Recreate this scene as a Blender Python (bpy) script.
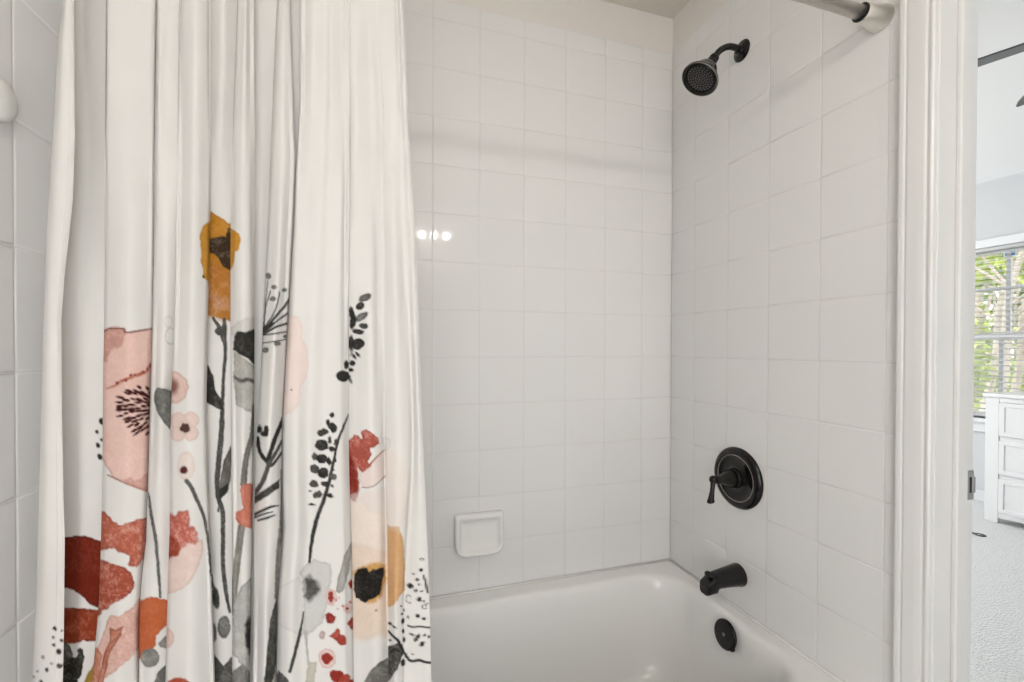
import bpy, math, random
import numpy as np
from mathutils import Vector, Matrix

# ------------------------------------------------------------------ clear
for o in list(bpy.data.objects):
    bpy.data.objects.remove(o, do_unlink=True)
scene = bpy.context.scene
COL = scene.collection
random.seed(7)

# ------------------------------------------------------------------ camera
CAM = np.array([-1.0795, -1.4373, 1.2070])
FPX = 446.439            # focal length in pixels of the 1024 px wide frame
SHIFT = 10.771           # the horizon sits this many pixels under the middle
YAW, PITCH, ROLL = 0.30194, -0.009387, 0.002516
fw = np.array([math.sin(YAW)*math.cos(PITCH), math.cos(YAW)*math.cos(PITCH), math.sin(PITCH)])
rt0 = np.array([math.cos(YAW), -math.sin(YAW), 0.0])
up0 = np.cross(rt0, fw)
rt = math.cos(ROLL)*rt0 + math.sin(ROLL)*up0
up = -math.sin(ROLL)*rt0 + math.cos(ROLL)*up0
cam_data = bpy.data.cameras.new('camera')
cam = bpy.data.objects.new('camera', cam_data)
COL.objects.link(cam)
cam.matrix_world = Matrix(((rt[0], up[0], -fw[0], CAM[0]),
                           (rt[1], up[1], -fw[1], CAM[1]),
                           (rt[2], up[2], -fw[2], CAM[2]),
                           (0, 0, 0, 1)))
cam_data.sensor_fit = 'HORIZONTAL'
cam_data.sensor_width = 36.0
cam_data.lens = FPX/1024*36.0
cam_data.shift_y = SHIFT/1024
cam_data.clip_start = 0.02
cam_data.clip_end = 200
scene.camera = cam

# ------------------------------------------------------------------ world, sun, exposure
world = bpy.data.worlds.new('World')
scene.world = world
world.use_nodes = True
bg = world.node_tree.nodes['Background']
bg.inputs[0].default_value = (0.96, 0.985, 1.0, 1)
bg.inputs[1].default_value = 2.6
sun_d = bpy.data.lights.new('sun', 'SUN')
sun_d.energy = 3.0
sun_d.angle = 0.02
sun_d.color = (1.0, 0.95, 0.86)
sun = bpy.data.objects.new('sun', sun_d)
COL.objects.link(sun)
sun.rotation_euler = Vector((0.62, 0.12, -0.78)).to_track_quat('-Z', 'Y').to_euler()
vs = scene.view_settings
vs.view_transform = 'Standard'
vs.look = 'None'
vs.exposure = 0.0
vs.gamma = 1.0
vs.use_curve_mapping = False
FILL_GLOW = 5.9            # emission of the frosted light pane added behind the camera
BULB_STRENGTH = 98.0    # emission of the four vanity bulbs
BEDROOM_FILL = 80.0      # emission of the unseen globe added to brighten the bedroom

# ------------------------------------------------------------------ materials
def lin(c):
    c = c/255.0
    return c/12.92 if c <= 0.04045 else ((c+0.055)/1.055)**2.4
def rgb(r, g, b):
    return (lin(r), lin(g), lin(b), 1.0)

def mat(name, col, rough=0.5, metal=0.0, noise=0.0, nscale=30.0, bump=0.0, bscale=60.0, spec=0.5, bdist=0.002, coat=0.0):
    m = bpy.data.materials.new(name)
    m.use_nodes = True
    nt = m.node_tree
    b = nt.nodes['Principled BSDF']
    b.inputs['Base Color'].default_value = col
    b.inputs['Roughness'].default_value = rough
    b.inputs['Metallic'].default_value = metal
    b.inputs['Specular IOR Level'].default_value = spec
    b.inputs['Coat Weight'].default_value = coat
    tc = nt.nodes.new('ShaderNodeTexCoord')
    if noise > 0:
        n = nt.nodes.new('ShaderNodeTexNoise')
        n.inputs['Scale'].default_value = nscale
        n.inputs['Detail'].default_value = 4
        nt.links.new(tc.outputs['Object'], n.inputs['Vector'])
        mx = nt.nodes.new('ShaderNodeMix')
        mx.data_type = 'RGBA'
        mx.inputs['A'].default_value = tuple(max(0, x*(1-noise)) for x in col[:3]) + (1,)
        mx.inputs['B'].default_value = tuple(min(1, x*(1+noise)) for x in col[:3]) + (1,)
        nt.links.new(n.outputs['Fac'], mx.inputs['Factor'])
        nt.links.new(mx.outputs['Result'], b.inputs['Base Color'])
    if bump > 0:
        n2 = nt.nodes.new('ShaderNodeTexNoise')
        n2.inputs['Scale'].default_value = bscale
        n2.inputs['Detail'].default_value = 3
        nt.links.new(tc.outputs['Object'], n2.inputs['Vector'])
        bp = nt.nodes.new('ShaderNodeBump')
        bp.inputs['Strength'].default_value = bump
        bp.inputs['Distance'].default_value = bdist
        nt.links.new(n2.outputs['Fac'], bp.inputs['Height'])
        nt.links.new(bp.outputs['Normal'], b.inputs['Normal'])
    return m

def emit(name, col, strength):
    m = bpy.data.materials.new(name)
    m.use_nodes = True
    b = m.node_tree.nodes['Principled BSDF']
    b.inputs['Base Color'].default_value = (0.9, 0.9, 0.9, 1)
    b.inputs['Emission Color'].default_value = col
    b.inputs['Emission Strength'].default_value = strength
    return m

M = {}
M['tile'] = mat('white_glazed_tile', (0.83, 0.825, 0.818, 1), 0.065, noise=0.01, nscale=3, bump=0.03, bscale=14, bdist=0.004)
M['grout'] = mat('white_grout', (0.74, 0.73, 0.715, 1), 0.8, noise=0.06, nscale=40)
M['paint'] = mat('warm_white_wall_paint', (0.79, 0.755, 0.72, 1), 0.7, bump=0.05, bscale=120)
M['ceil'] = mat('ceiling_paint', (0.74, 0.70, 0.63, 1), 0.85, bump=0.15, bscale=150)
M['trim'] = mat('white_trim_paint', (0.80, 0.80, 0.79, 1), 0.28, noise=0.01, nscale=8, bump=0.03, bscale=25)
M['enamel'] = mat('white_tub_enamel', (0.88, 0.875, 0.86, 1), 0.13, noise=0.01, nscale=4, bump=0.02, bscale=8)
M['caulk'] = mat('white_caulk', (0.80, 0.79, 0.77, 1), 0.5, noise=0.05, nscale=30)
M['ceramic'] = mat('white_soap_dish_ceramic', (0.85, 0.845, 0.83, 1), 0.10, noise=0.01)
M['bronze'] = mat('oil_rubbed_bronze', (0.006, 0.0052, 0.0047, 1), 0.15, metal=0.0, noise=0.4, nscale=40, spec=0.38)
M['bronze_edge'] = mat('worn_bronze_edge', (0.30, 0.28, 0.25, 1), 0.35, metal=0.8, noise=0.3, nscale=60)
M['nozzle'] = mat('grey_spray_nozzles', (0.13, 0.125, 0.12, 1), 0.5)
M['nickel'] = mat('brushed_nickel', (0.78, 0.75, 0.70, 1), 0.34, metal=1.0, noise=0.05, nscale=80)
M['rubber'] = mat('black_rubber', (0.012, 0.012, 0.012, 1), 0.6)
M['steel'] = mat('dull_steel', (0.55, 0.55, 0.54, 1), 0.45, metal=1.0, noise=0.1)
M['plastic'] = mat('white_plastic', (0.83, 0.82, 0.80, 1), 0.3, noise=0.01)
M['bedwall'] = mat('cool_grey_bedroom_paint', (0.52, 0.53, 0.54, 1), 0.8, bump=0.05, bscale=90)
M['bedceil'] = mat('white_bedroom_ceiling', (0.84, 0.84, 0.84, 1), 0.9, bump=0.1, bscale=90)
M['carpet'] = mat('pale_grey_carpet', (0.74, 0.745, 0.745, 1), 0.95, noise=0.12, nscale=90, bump=1.0, bscale=120, bdist=0.02)
M['bathfloor'] = mat('grey_bathroom_floor', (0.72, 0.71, 0.69, 1), 0.4, noise=0.05)
M['furniture'] = mat('white_dresser_paint', (0.68, 0.685, 0.69, 1), 0.35, noise=0.01)
M['fan'] = mat('dark_grey_fan_metal', (0.085, 0.09, 0.10, 1), 0.45, noise=0.1)
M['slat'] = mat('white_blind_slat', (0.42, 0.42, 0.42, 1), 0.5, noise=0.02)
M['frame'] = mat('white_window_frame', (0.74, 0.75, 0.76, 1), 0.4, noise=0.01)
M['muntin'] = mat('shaded_white_muntin', (0.54, 0.55, 0.57, 1), 0.5, noise=0.02)  # white frame paint darkened: the muntins' backlit shade is put into the colour
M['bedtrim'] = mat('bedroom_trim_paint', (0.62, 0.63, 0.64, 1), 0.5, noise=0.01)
M['sticker'] = mat('blue_sticker', (0.06, 0.24, 0.62, 1), 0.5, noise=0.15, nscale=60)
M['sticker_white'] = mat('pale_sticker_paper', (0.75, 0.8, 0.85, 1), 0.5, noise=0.1)
M['bark'] = mat('pale_bark', (0.42, 0.37, 0.32, 1), 0.9, noise=0.35, nscale=9, bump=0.6, bscale=20, bdist=0.02)
M['leaf'] = mat('yellow_green_leaf', (0.33, 0.40, 0.07, 1), 0.6, noise=0.45, nscale=2)
M['leaf2'] = mat('mid_green_leaf', (0.14, 0.23, 0.05, 1), 0.6, noise=0.45, nscale=2)
M['lawn'] = mat('sunlit_lawn', (0.36, 0.38, 0.20, 1), 0.9, noise=0.3, nscale=5)
M['cord'] = mat('grey_cord', (0.09, 0.09, 0.09, 1), 0.5)
M['bulb'] = emit('warm_bulb', (1.0, 0.965, 0.92, 1), BULB_STRENGTH)
M['fill'] = emit('fill_light_pane', (0.975, 0.99, 1.0, 1), FILL_GLOW)

g = bpy.data.materials.new('window_glass')
g.use_nodes = True
nt = g.node_tree
nt.nodes.clear()
out = nt.nodes.new('ShaderNodeOutputMaterial')
mix = nt.nodes.new('ShaderNodeMixShader')
mix.inputs[0].default_value = 0.06
tr = nt.nodes.new('ShaderNodeBsdfTransparent')
gl = nt.nodes.new('ShaderNodeBsdfGlossy')
gl.inputs['Roughness'].default_value = 0.02
nt.links.new(tr.outputs[0], mix.inputs[1])
nt.links.new(gl.outputs[0], mix.inputs[2])
nt.links.new(mix.outputs[0], out.inputs[0])
M['glass'] = g

# ------------------------------------------------------------------ helpers
class MB:
    """collects shapes; build() links them as ONE mesh object"""
    def __init__(self):
        self.v, self.f, self.m, self.s = [], [], [], []
    def add(self, verts, faces, mi=0, smooth=False):
        n = len(self.v)
        self.v += [tuple(map(float, p)) for p in verts]
        for q in faces:
            self.f.append(tuple(i+n for i in q))
            self.m.append(mi)
            self.s.append(smooth)
        return self
    def box(self, x0, x1, y0, y1, z0, z1, mi=0):
        v = [(x0,y0,z0),(x1,y0,z0),(x1,y1,z0),(x0,y1,z0),(x0,y0,z1),(x1,y0,z1),(x1,y1,z1),(x0,y1,z1)]
        return self.add(v, [(0,3,2,1),(4,5,6,7),(0,1,5,4),(1,2,6,5),(2,3,7,6),(3,0,4,7)], mi)
    def loft(self, rings, mi=0, cap0=True, cap1=True, smooth=True, closed=True):
        n = len(rings[0])
        v = [p for r in rings for p in r]
        f = []
        for i in range(len(rings)-1):
            for j in range(n if closed else n-1):
                k = (j+1) % n
                f.append((i*n+j, i*n+k, (i+1)*n+k, (i+1)*n+j))
        if cap0: f.append(tuple(reversed(range(n))))
        if cap1: f.append(tuple((len(rings)-1)*n+j for j in range(n)))
        return self.add(v, f, mi, smooth)
    def lathe(self, prof, origin, axis, n=40, mi=0, cap0=True, cap1=True, smooth=True):
        """prof: (distance along axis, radius)"""
        a = Vector(axis).normalized()
        t = Vector((0,0,1)) if abs(a.z) < 0.9 else Vector((0,1,0))
        e1 = a.cross(t).normalized()
        e2 = a.cross(e1)
        o = Vector(origin)
        rings = [[o + a*d + (e1*math.cos(2*math.pi*k/n) + e2*math.sin(2*math.pi*k/n))*r for k in range(n)] for d, r in prof]
        return self.loft(rings, mi, cap0, cap1, smooth)
    def tube(self, pts, rad, n=16, mi=0, smooth=True):
        pts = [Vector(p) for p in pts]
        if not isinstance(rad, (list, tuple)): rad = [rad]*len(pts)
        rings, prev = [], None
        for i, p in enumerate(pts):
            d = (pts[min(i+1, len(pts)-1)] - pts[max(i-1, 0)]).normalized()
            if prev is None:
                t = Vector((0,0,1)) if abs(d.z) < 0.9 else Vector((1,0,0))
                e1 = d.cross(t).normalized()
            else:
                e1 = (prev - d*prev.dot(d)).normalized()
            prev = e1
            e2 = d.cross(e1)
            rings.append([p + (e1*math.cos(2*math.pi*k/n) + e2*math.sin(2*math.pi*k/n))*rad[i] for k in range(n)])
        return self.loft(rings, mi, True, True, smooth)
    def sphere(self, c, r, n=16, mi=0):
        prof = [(-r*math.cos(math.pi*i/n), max(1e-5, r*math.sin(math.pi*i/n))) for i in range(n+1)]
        return self.lathe(prof, c, (0,0,1), n*2, mi)
    def build(self, name, mats, parent=None, bevel=0.0, seg=2, sharp=None):
        me = bpy.data.meshes.new(name)
        me.from_pydata(self.v, [], self.f)
        if not isinstance(mats, (list, tuple)): mats = [mats]
        for k in mats: me.materials.append(k)
        me.polygons.foreach_set('material_index', self.m)
        me.polygons.foreach_set('use_smooth', self.s)
        me.update()
        if sharp: me.set_sharp_from_angle(angle=math.radians(sharp))
        o = bpy.data.objects.new(name, me)
        COL.objects.link(o)
        if parent:
            o.parent = parent
            o.matrix_parent_inverse = Matrix.Translation(parent.location).inverted()
        if bevel:
            b = o.modifiers.new('bevel', 'BEVEL')
            b.width, b.segments, b.limit_method = bevel, seg, 'ANGLE'
        return o

def tag(o, label, cat, group=None, kind=None):
    if label: o['label'] = label
    if cat: o['category'] = cat
    if group: o['group'] = group
    if kind: o['kind'] = kind
    return o
def thing(name, loc, label, cat, group=None):
    o = bpy.data.objects.new(name, None)
    COL.objects.link(o)
    o.location = loc
    o.empty_display_size = 0.1
    return tag(o, label, cat, group)
def struct(o, label=None):
    o['kind'] = 'structure'
    if label: o['label'] = label
    return o
def smooth_path(pts, n=8):
    P = [np.array(p, float) for p in pts]
    P = [2*P[0]-P[1]] + P + [2*P[-1]-P[-2]]
    out = []
    for i in range(1, len(P)-2):
        for k in range(n):
            t = k/n
            out.append(0.5*((2*P[i]) + (-P[i-1]+P[i+1])*t + (2*P[i-1]-5*P[i]+4*P[i+1]-P[i+2])*t*t + (-P[i-1]+3*P[i]-3*P[i+1]+P[i+2])*t**3))
    out.append(P[-2])
    return [tuple(p) for p in out]

# ------------------------------------------------------------------ room shell
XL, XR = -1.497, 0.0            # alcove: left and right tile faces; back tile face is y = 0
T, ZROW = 0.154, 1.175          # tile module and the height of one joint
CEIL, TILE_TOP, RIM = 2.447, 2.315, 0.402
BEDC = 2.52
WX = 3.52                       # bedroom window wall
DOOR0, DOOR1 = -0.820, -1.60    # door opening in the right wall

def tiles(mb, to3, a_lines, z_lines, mi):
    """pillowed tiles: to3(a, z, depth) with the tile face at depth 0, grout behind it"""
    gap = 0.0009
    for i in range(len(a_lines)-1):
        for j in range(len(z_lines)-1):
            a0, a1 = a_lines[i]+gap, a_lines[i+1]-gap
            z0, z1 = z_lines[j]+gap, z_lines[j+1]-gap
            if a1-a0 < 0.008 or z1-z0 < 0.008: continue
            tl = [random.uniform(-0.00010, 0.00010) for _ in range(4)]
            rings = []
            for ins, dep in ((0, 0.0011), (0.0004, 0.0005), (0.0014, 0.0001), (0.004, 0.0)):
                c = [(a0+ins, z0+ins), (a1-ins, z0+ins), (a1-ins, z1-ins), (a0+ins, z1-ins)]
                rings.append([to3(a, z, dep + tl[k]) for k, (a, z) in enumerate(c)])
            v = [p for r in rings for p in r]
            f = []
            for r in range(3):
                for k in range(4):
                    f.append((r*4+k, r*4+(k+1) % 4, (r+1)*4+(k+1) % 4, (r+1)*4+k))
            f.append((12, 13, 14, 15))
            mb.add(v, f, mi, True)

def lines(lo, hi, one):
    k0 = math.floor((lo-one)/T)
    L = [one+k*T for k in range(k0, k0+40) if lo+0.004 < one+k*T < hi-0.004]
    return [lo] + L + [hi]

GD = 0.0009
mats3 = [M['paint'], M['grout'], M['tile']]
# back wall
mb = MB().box(XL-0.12, 0.12, GD+0.001, 0.12, 0, BEDC, 0)
mb.add([(XL,GD,0.3),(0.0,GD,0.3),(0.0,GD,TILE_TOP),(XL,GD,TILE_TOP)], [(0,1,2,3)], 1)
tiles(mb, lambda a, z, d: (a, d, z), lines(XL, -0.001, -0.898), lines(0.30, TILE_TOP, ZROW), 2)
struct(mb.build('wall_back', mats3), 'white square tiled wall behind the bathtub')
# right wall with the door opening
mb = MB().box(GD+0.001, 0.115, DOOR0, GD+0.001, 0, BEDC, 0)
mb.box(GD+0.001, 0.115, DOOR1, DOOR0, 2.06, BEDC, 0)
mb.box(GD+0.001, 0.115, -2.17, DOOR1, 0, BEDC, 0)
mb.add([(GD,0,0.002),(GD,-0.79,0.002),(GD,-0.79,TILE_TOP),(GD,0,TILE_TOP)], [(0,1,2,3)], 1)
tiles(mb, lambda a, z, d: (d, -a, z), lines(0.001, 0.785, -0.0274), lines(0.004, TILE_TOP, ZROW), 2)
struct(mb.build('wall_right', mats3), 'white square tiled wall with the black shower fittings')
# left wall
mb = MB().box(XL-0.12, XL-GD-0.001, -2.17, GD+0.001, 0, BEDC, 0)
mb.add([(XL-GD,0,0.002),(XL-GD,-0.95,0.002),(XL-GD,-0.95,TILE_TOP),(XL-GD,0,TILE_TOP)], [(3,2,1,0)], 1)
tiles(mb, lambda a, z, d: (XL-d, a, z), lines(-0.945, -0.001, -0.7354), lines(0.004, TILE_TOP, ZROW), 2)
struct(mb.build('wall_left', mats3), 'white square tiled wall left of the curtain')
# wall behind the camera, floor, ceiling
struct(MB().box(XL-0.12, 0.12, -2.17, -2.05, 0, BEDC).build('wall_front', M['paint']))
struct(MB().box(XL-0.12, 0.0, -2.17, 0.12, -0.06, 0).build('floor', M['bathfloor']))
struct(MB().box(XL-0.12, 0.12, -2.17, 0.12, CEIL, BEDC+0.02).build('ceiling', M['ceil']), 'beige ceiling over the bathtub')

# door casing, jamb, stop (the setting) -- casing profile runs up the wall and over the head
def casing_profile():
    # (distance from the opening edge along the wall, projection from the wall)
    return [(0.0, 0.0), (0.0, 0.010), (0.003, 0.0125), (0.007, 0.0125), (0.010, 0.0095), (0.013, 0.0095), (0.0155, 0.0125), (0.019, 0.0140),
            (0.030, 0.0155), (0.042, 0.0165), (0.047, 0.0170), (0.0495, 0.0145), (0.052, 0.0145), (0.0545, 0.0180), (0.060, 0.0190), (0.064, 0.0180), (0.0665, 0.0140), (0.0670, 0.0)]
door = thing('door_1', (0.06, DOOR0, 0), 'white door frame right of the tiled wall, open to the bedroom', 'door frame')
door['kind'] = 'structure'
prof = casing_profile()
def side(y_edge, s):
    r0 = [(-p, y_edge+s*d*.91, 0.0) for d, p in prof]
    r1 = [(-p, y_edge+s*d*.91, 2.05+d*.91) for d, p in prof]
    return r0, r1
mbc = MB()
rA0, rA1 = side(DOOR0-0.013, 1)
rB0, rB1 = side(DOOR1+0.013, -1)
mbc.loft([rA0, rA1, rB1, rB0], smooth=True, closed=True)
mbc.build('casing', M['trim'], door, sharp=25)
mbj = MB()
mbj.box(-0.001, 0.117, DOOR0-0.016, DOOR0+0.0005, 0, 2.05)
mbj.box(-0.001, 0.117, DOOR1-0.0005, DOOR1+0.016, 0, 2.05)
mbj.box(-0.001, 0.117, DOOR1, DOOR0, 2.034, 2.052)
mbj.build('jamb', M['trim'], door, bevel=0.0015)
mbs = MB()
mbs.box(0.050, 0.083, DOOR0-0.026, DOOR0-0.0155, 0, 2.034)
mbs.box(0.050, 0.083, DOOR1+0.0155, DOOR1+0.027, 0, 2.034)
mbs.box(0.050, 0.083, DOOR1, DOOR0, 2.023, 2.035)
mbs.build('door_stop', M['trim'], door, bevel=0.003)
# strike plate with its lip and latch hole
mbp = MB()
yj = DOOR0-0.016
mbp.box(0.098, 0.117, yj-0.0016, yj+0.0005, 0.893, 0.907)
mbp.box(0.098, 0.117, yj-0.0016, yj+0.0005, 0.940, 0.954)
mbp.box(0.098, 0.1035, yj-0.0016, yj+0.0005, 0.907, 0.940)
mbp.box(0.1125, 0.117, yj-0.0016, yj+0.0005, 0.907, 0.940)
mbp.box(0.115, 0.1215, yj-0.0022, yj-0.0004, 0.907, 0.940)
sp = mbp.build('strike_plate', M['steel'], door, bevel=0.0006)
sp['label'] = 'grey metal strike plate'
mbh = MB()
mbh.box(0.1035, 0.1125, yj-0.0004, yj+0.0004, 0.907, 0.940, 0)
mbh.build('latch_hole', M['rubber'], sp)

# ------------------------------------------------------------------ bathtub
def rrect(x0, x1, y0, y1, z, rs, n=12):
    """rounded rectangle ring, radii for corners (x1,y0),(x1,y1),(x0,y1),(x0,y0)"""
    pts = []
    for (cx, cy, a0, r) in ((x1, y0, -90, rs[0]), (x1, y1, 0, rs[1]), (x0, y1, 90, rs[2]), (x0, y0, 180, rs[3])):
        ccx = cx - r if cx == x1 else cx + r
        ccy = cy + r if cy == y0 else cy - r
        for k in range(n+1):
            a = math.radians(a0 + 90*k/n)
            pts.append((ccx + r*math.cos(a), ccy + r*math.sin(a), z))
    return pts
tb = MB()
X0, X1, Y0, Y1 = XL+0.003, -0.003, -0.742, -0.003
R = RIM
ins = [  # outer shell, apron to the rim
    rrect(X0, X1, Y0+0.012, Y1, 0.0, (.004,)*4),
    rrect(X0, X1, Y0+0.012, Y1, R-0.05, (.004,)*4),
    rrect(X0, X1, Y0+0.003, Y1, R-0.028, (.006,)*4),
    rrect(X0, X1, Y0, Y1, R-0.014, (.008,)*4),
    rrect(X0+.001, X1-.001, Y0+.004, Y1-.001, R-0.003, (.010,)*4),
    rrect(X0+.004, X1-.004, Y0+.014, Y1-.004, R+0.001, (.014,)*4),
    rrect(X0+.010, X1-.010, Y0+.030, Y1-.012, R+0.001, (.02,)*4),
]
def inner(d, z):   # d: inset from the basin's inner edge
    return rrect(-1.40+d*1.3, -0.044-d, -0.642+d, -0.064-d, z, (.125+d*.3, .135+d*.3, .20, .20))
for d, z in ((-0.006, R+0.001), (0.0, R), (0.006, R-0.003), (0.011, R-0.010), (0.015, R-0.022), (0.018, R-0.045), (0.024, R-0.09),
             (0.036, R-0.16), (0.050, R-0.22), (0.062, R-0.26), (0.074, R-0.29), (0.092, R-0.313), (0.118, R-0.328), (0.150, R-0.335), (0.19, R-0.338)):
    ins.append(inner(d, z))
tb.loft(ins, smooth=True, cap0=False, cap1=True)
tub = tb.build('bathtub', M['enamel'])
tub.data.set_sharp_from_angle(angle=math.radians(60))
tag(tub, 'white enamel bathtub built in between the tiled walls', 'bathtub')
# caulk line where the rim meets the tiles
mbk = MB()
zc = R-0.0015
mbk.tube([(XL+0.004, -0.003, zc), (-0.004, -0.003, zc)], 0.0065, 8)
mbk.tube([(-0.0025, -0.004, zc), (-0.0025, -0.735, zc)], 0.0065, 8)
mbk.tube([(XL+0.0025, -0.004, zc), (XL+0.0025, -0.735, zc)], 0.0065, 8)
struct(mbk.build('trim_1', M['caulk']), 'white caulk bead between bathtub and tiles')

# overflow plate on the end wall of the basin
oc = Vector((-0.0685, -0.362, 0.351))
ax = Vector((-1, 0, 0.16)).normalized()
ov = thing('overflow_plate', oc, 'round black overflow plate on the inner end wall of the bathtub', 'overflow plate')
MB().lathe([(0.000, 0.036), (0.004, 0.0365), (0.0042, 0.0415), (0.009, 0.0415), (0.0115, 0.0395), (0.0125, 0.036), (0.0125, 0.001)], oc, ax, 48).build('plate', M['bronze'], ov, sharp=40)
lip = MB()
lip.lathe([(0.004, 0.009), (0.011, 0.009), (0.012, 0.007)], oc+Vector((0.004, -0.022, -0.029)), ax, 16)
lip.build('drain_notch', M['bronze'], ov, sharp=40)
sc = MB().lathe([(0.010, 0.0052), (0.0138, 0.0050), (0.0146, 0.0036), (0.0146, 0.0004)], oc, ax, 20)
sc.build('screw', M['bronze_edge'], ov, sharp=40)['label'] = 'worn grey screw head'

# ------------------------------------------------------------------ tub spout
spt = thing('tub_spout', (0, -0.335, 0.505), 'short black tub spout on the tiled wall above the overflow plate', 'tub spout')
def sect(x, zc, hw, zt, zb, sq, n=28):
    pts = []
    for k in range(n):
        a = 2*math.pi*k/n
        c, s = math.cos(a), math.sin(a)
        e = 2.0/sq
        yy = hw*math.copysign(abs(c)**e, c)
        zz = (zt if s > 0 else zb)*math.copysign(abs(s)**e, s)
        pts.append((x, -0.335+yy, zc+zz))
    return pts
b = MB()
b.loft([sect(-0.0005, 0.507, 0.034, 0.034, 0.034, 2.0), sect(-0.006, 0.507, 0.034, 0.034, 0.034, 2.0), sect(-0.014, 0.507, 0.0325, 0.0325, 0.032, 2.0),
        sect(-0.045, 0.506, 0.0290, 0.0285, 0.0275, 2.2), sect(-0.078, 0.505, 0.0255, 0.0235, 0.0240, 2.6), sect(-0.093, 0.5045, 0.0245, 0.0205, 0.0245, 3.0),
        sect(-0.0965, 0.5045, 0.0245, 0.020, 0.035, 3.6), sect(-0.112, 0.5015, 0.0220, 0.0125, 0.0335, 4.0), sect(-0.128, 0.497, 0.0195, 0.0060, 0.0300, 4.5), sect(-0.131, 0.4955, 0.0180, 0.003, 0.0275, 4.5)], smooth=True)
b.build('spout_body', M['bronze'], spt, sharp=50)
k = MB().lathe([(0, 0.0045), (0.010, 0.0042), (0.0115, 0.0085), (0.017, 0.0095), (0.021, 0.0085), (0.023, 0.005)], (-0.114, -0.335, 0.511), (-0.15, 0, 1), 20)
k.build('diverter_knob', M['bronze'], spt, sharp=50)

# ------------------------------------------------------------------ shower valve
vc = Vector((0, -0.330, 0.806))
val = thing('shower_valve', vc, 'round black shower valve plate with lever on the tiled wall, above the tub spout', 'shower valve')
AX = (-1, 0, 0)
MB().lathe([(0.0, 0.094), (0.003, 0.0945), (0.008, 0.0925), (0.013, 0.087), (0.0155, 0.079), (0.0150, 0.073), (0.0135, 0.0715)], vc, AX, 72, cap0=False, cap1=False).build('escutcheon_rim', M['bronze'], val)
MB().lathe([(0.0132, 0.0725), (0.0150, 0.0712), (0.0150, 0.0700), (0.0120, 0.0690)], vc, AX, 72, cap0=False, cap1=False).build('accent_ring', M['bronze_edge'], val)['label'] = 'thin worn lighter ring'
MB().lathe([(0.0125, 0.0695), (0.0075, 0.060), (0.0060, 0.045), (0.0075, 0.034), (0.011, 0.030), (0.0115, 0.001)], vc, AX, 72, cap0=False).build('escutcheon_dish', M['bronze'], val)
hub = MB().lathe([(0.010, 0.030), (0.018, 0.0295), (0.022, 0.0265), (0.024, 0.0268), (0.030, 0.0275), (0.036, 0.0255), (0.060, 0.0165), (0.076, 0.0120), (0.080, 0.0125), (0.083, 0.0125), (0.086, 0.0105)], vc, AX, 40).build('hub', M['bronze'], val, sharp=45)
lv = MB()
hp = vc + Vector((-0.094, 0, 0.002))
lv.sphere(hp, 0.0125, 12)
lv.tube([tuple(vc+Vector((-0.084, 0, 0))), tuple(hp)], 0.0095, 16)
lv.tube(smooth_path([tuple(hp), (hp.x-0.004, hp.y-0.002, hp.z-0.018), (hp.x-0.010, hp.y-0.005, hp.z-0.042), (hp.x-0.015, hp.y-0.007, hp.z-0.060), (hp.x-0.0155, hp.y-0.0072, hp.z-0.062)], 5),
        [0.0088-0.0022*min(1, i/6) + (0.0042*max(0, (i-8))/10) for i in range(20)] + [0.009], 16)
lv.build('lever_handle', M['bronze'], val, sharp=50)

# ------------------------------------------------------------------ shower head
fc = Vector((0, -0.333, 2.117))
sh = thing('overhead_shower', fc, 'black bell shower head on a bent arm, high on the tiled wall', 'shower head')
MB().lathe([(0.0, 0.0305), (0.002, 0.0310), (0.005, 0.0285), (0.0085, 0.0190), (0.011, 0.0135), (0.014, 0.0125), (0.017, 0.0115)], fc, AX, 40).build('flange', M['bronze'], sh, sharp=50)
arm_pts = smooth_path([(0.0, -0.333, 2.117), (-0.022, -0.333, 2.1215), (-0.045, -0.333, 2.1210), (-0.066, -0.334, 2.1130), (-0.088, -0.335, 2.0970), (-0.108, -0.337, 2.0720)], 8)
MB().tube(arm_pts, 0.0093, 18).build('shower_arm', M['bronze'], sh)
ha = Vector((-0.57, 0.02, -0.82)).normalized()
hj = Vector((-0.106, -0.337, 2.0745))
MB().lathe([(-0.004, 0.0100), (0.0, 0.0138), (0.010, 0.0142), (0.012, 0.0120), (0.016, 0.0120), (0.018, 0.0155), (0.023, 0.0165), (0.026, 0.0150), (0.030, 0.0185), (0.038, 0.0255), (0.050, 0.0330), (0.060, 0.0370),
            (0.070, 0.0415), (0.082, 0.0520), (0.0860, 0.0545), (0.0890, 0.0550), (0.0915, 0.0540), (0.0905, 0.0500), (0.0850, 0.0440)], hj, ha, 56, cap1=False).build('bell', M['bronze'], sh, sharp=60)
MB().lathe([(0.0893, 0.0549), (0.0908, 0.0556), (0.0922, 0.0549), (0.0912, 0.0535)], hj, ha, 56, cap0=False, cap1=False).build('rim_edge', M['bronze_edge'], sh)['label'] = 'thin worn bright rim'
face = MB().lathe([(0.083, 0.0445), (0.0865, 0.0440), (0.0885, 0.036), (0.0890, 0.020), (0.0890, 0.0005)], hj, ha, 56, cap0=False).build('spray_face', M['bronze'], sh)
e1 = ha.cross(Vector((0, 0, 1))).normalized()
e2 = ha.cross(e1)
nz = MB()
for r, n in ((0.0, 1), (0.007, 6), (0.014, 12), (0.0215, 16), (0.0290, 20), (0.0365, 24)):
    for k2 in range(n):
        a = 2*math.pi*k2/n + r*40
        c = hj + ha*0.0878 + (e1*math.cos(a)+e2*math.sin(a))*r
        nz.lathe([(0.0, 0.0017), (0.0016, 0.0015), (0.0021, 0.0006)], c, ha, 8)
nzo = nz.build('spray_nozzles', M['nozzle'], face)
nzo['kind'] = 'stuff'

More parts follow.
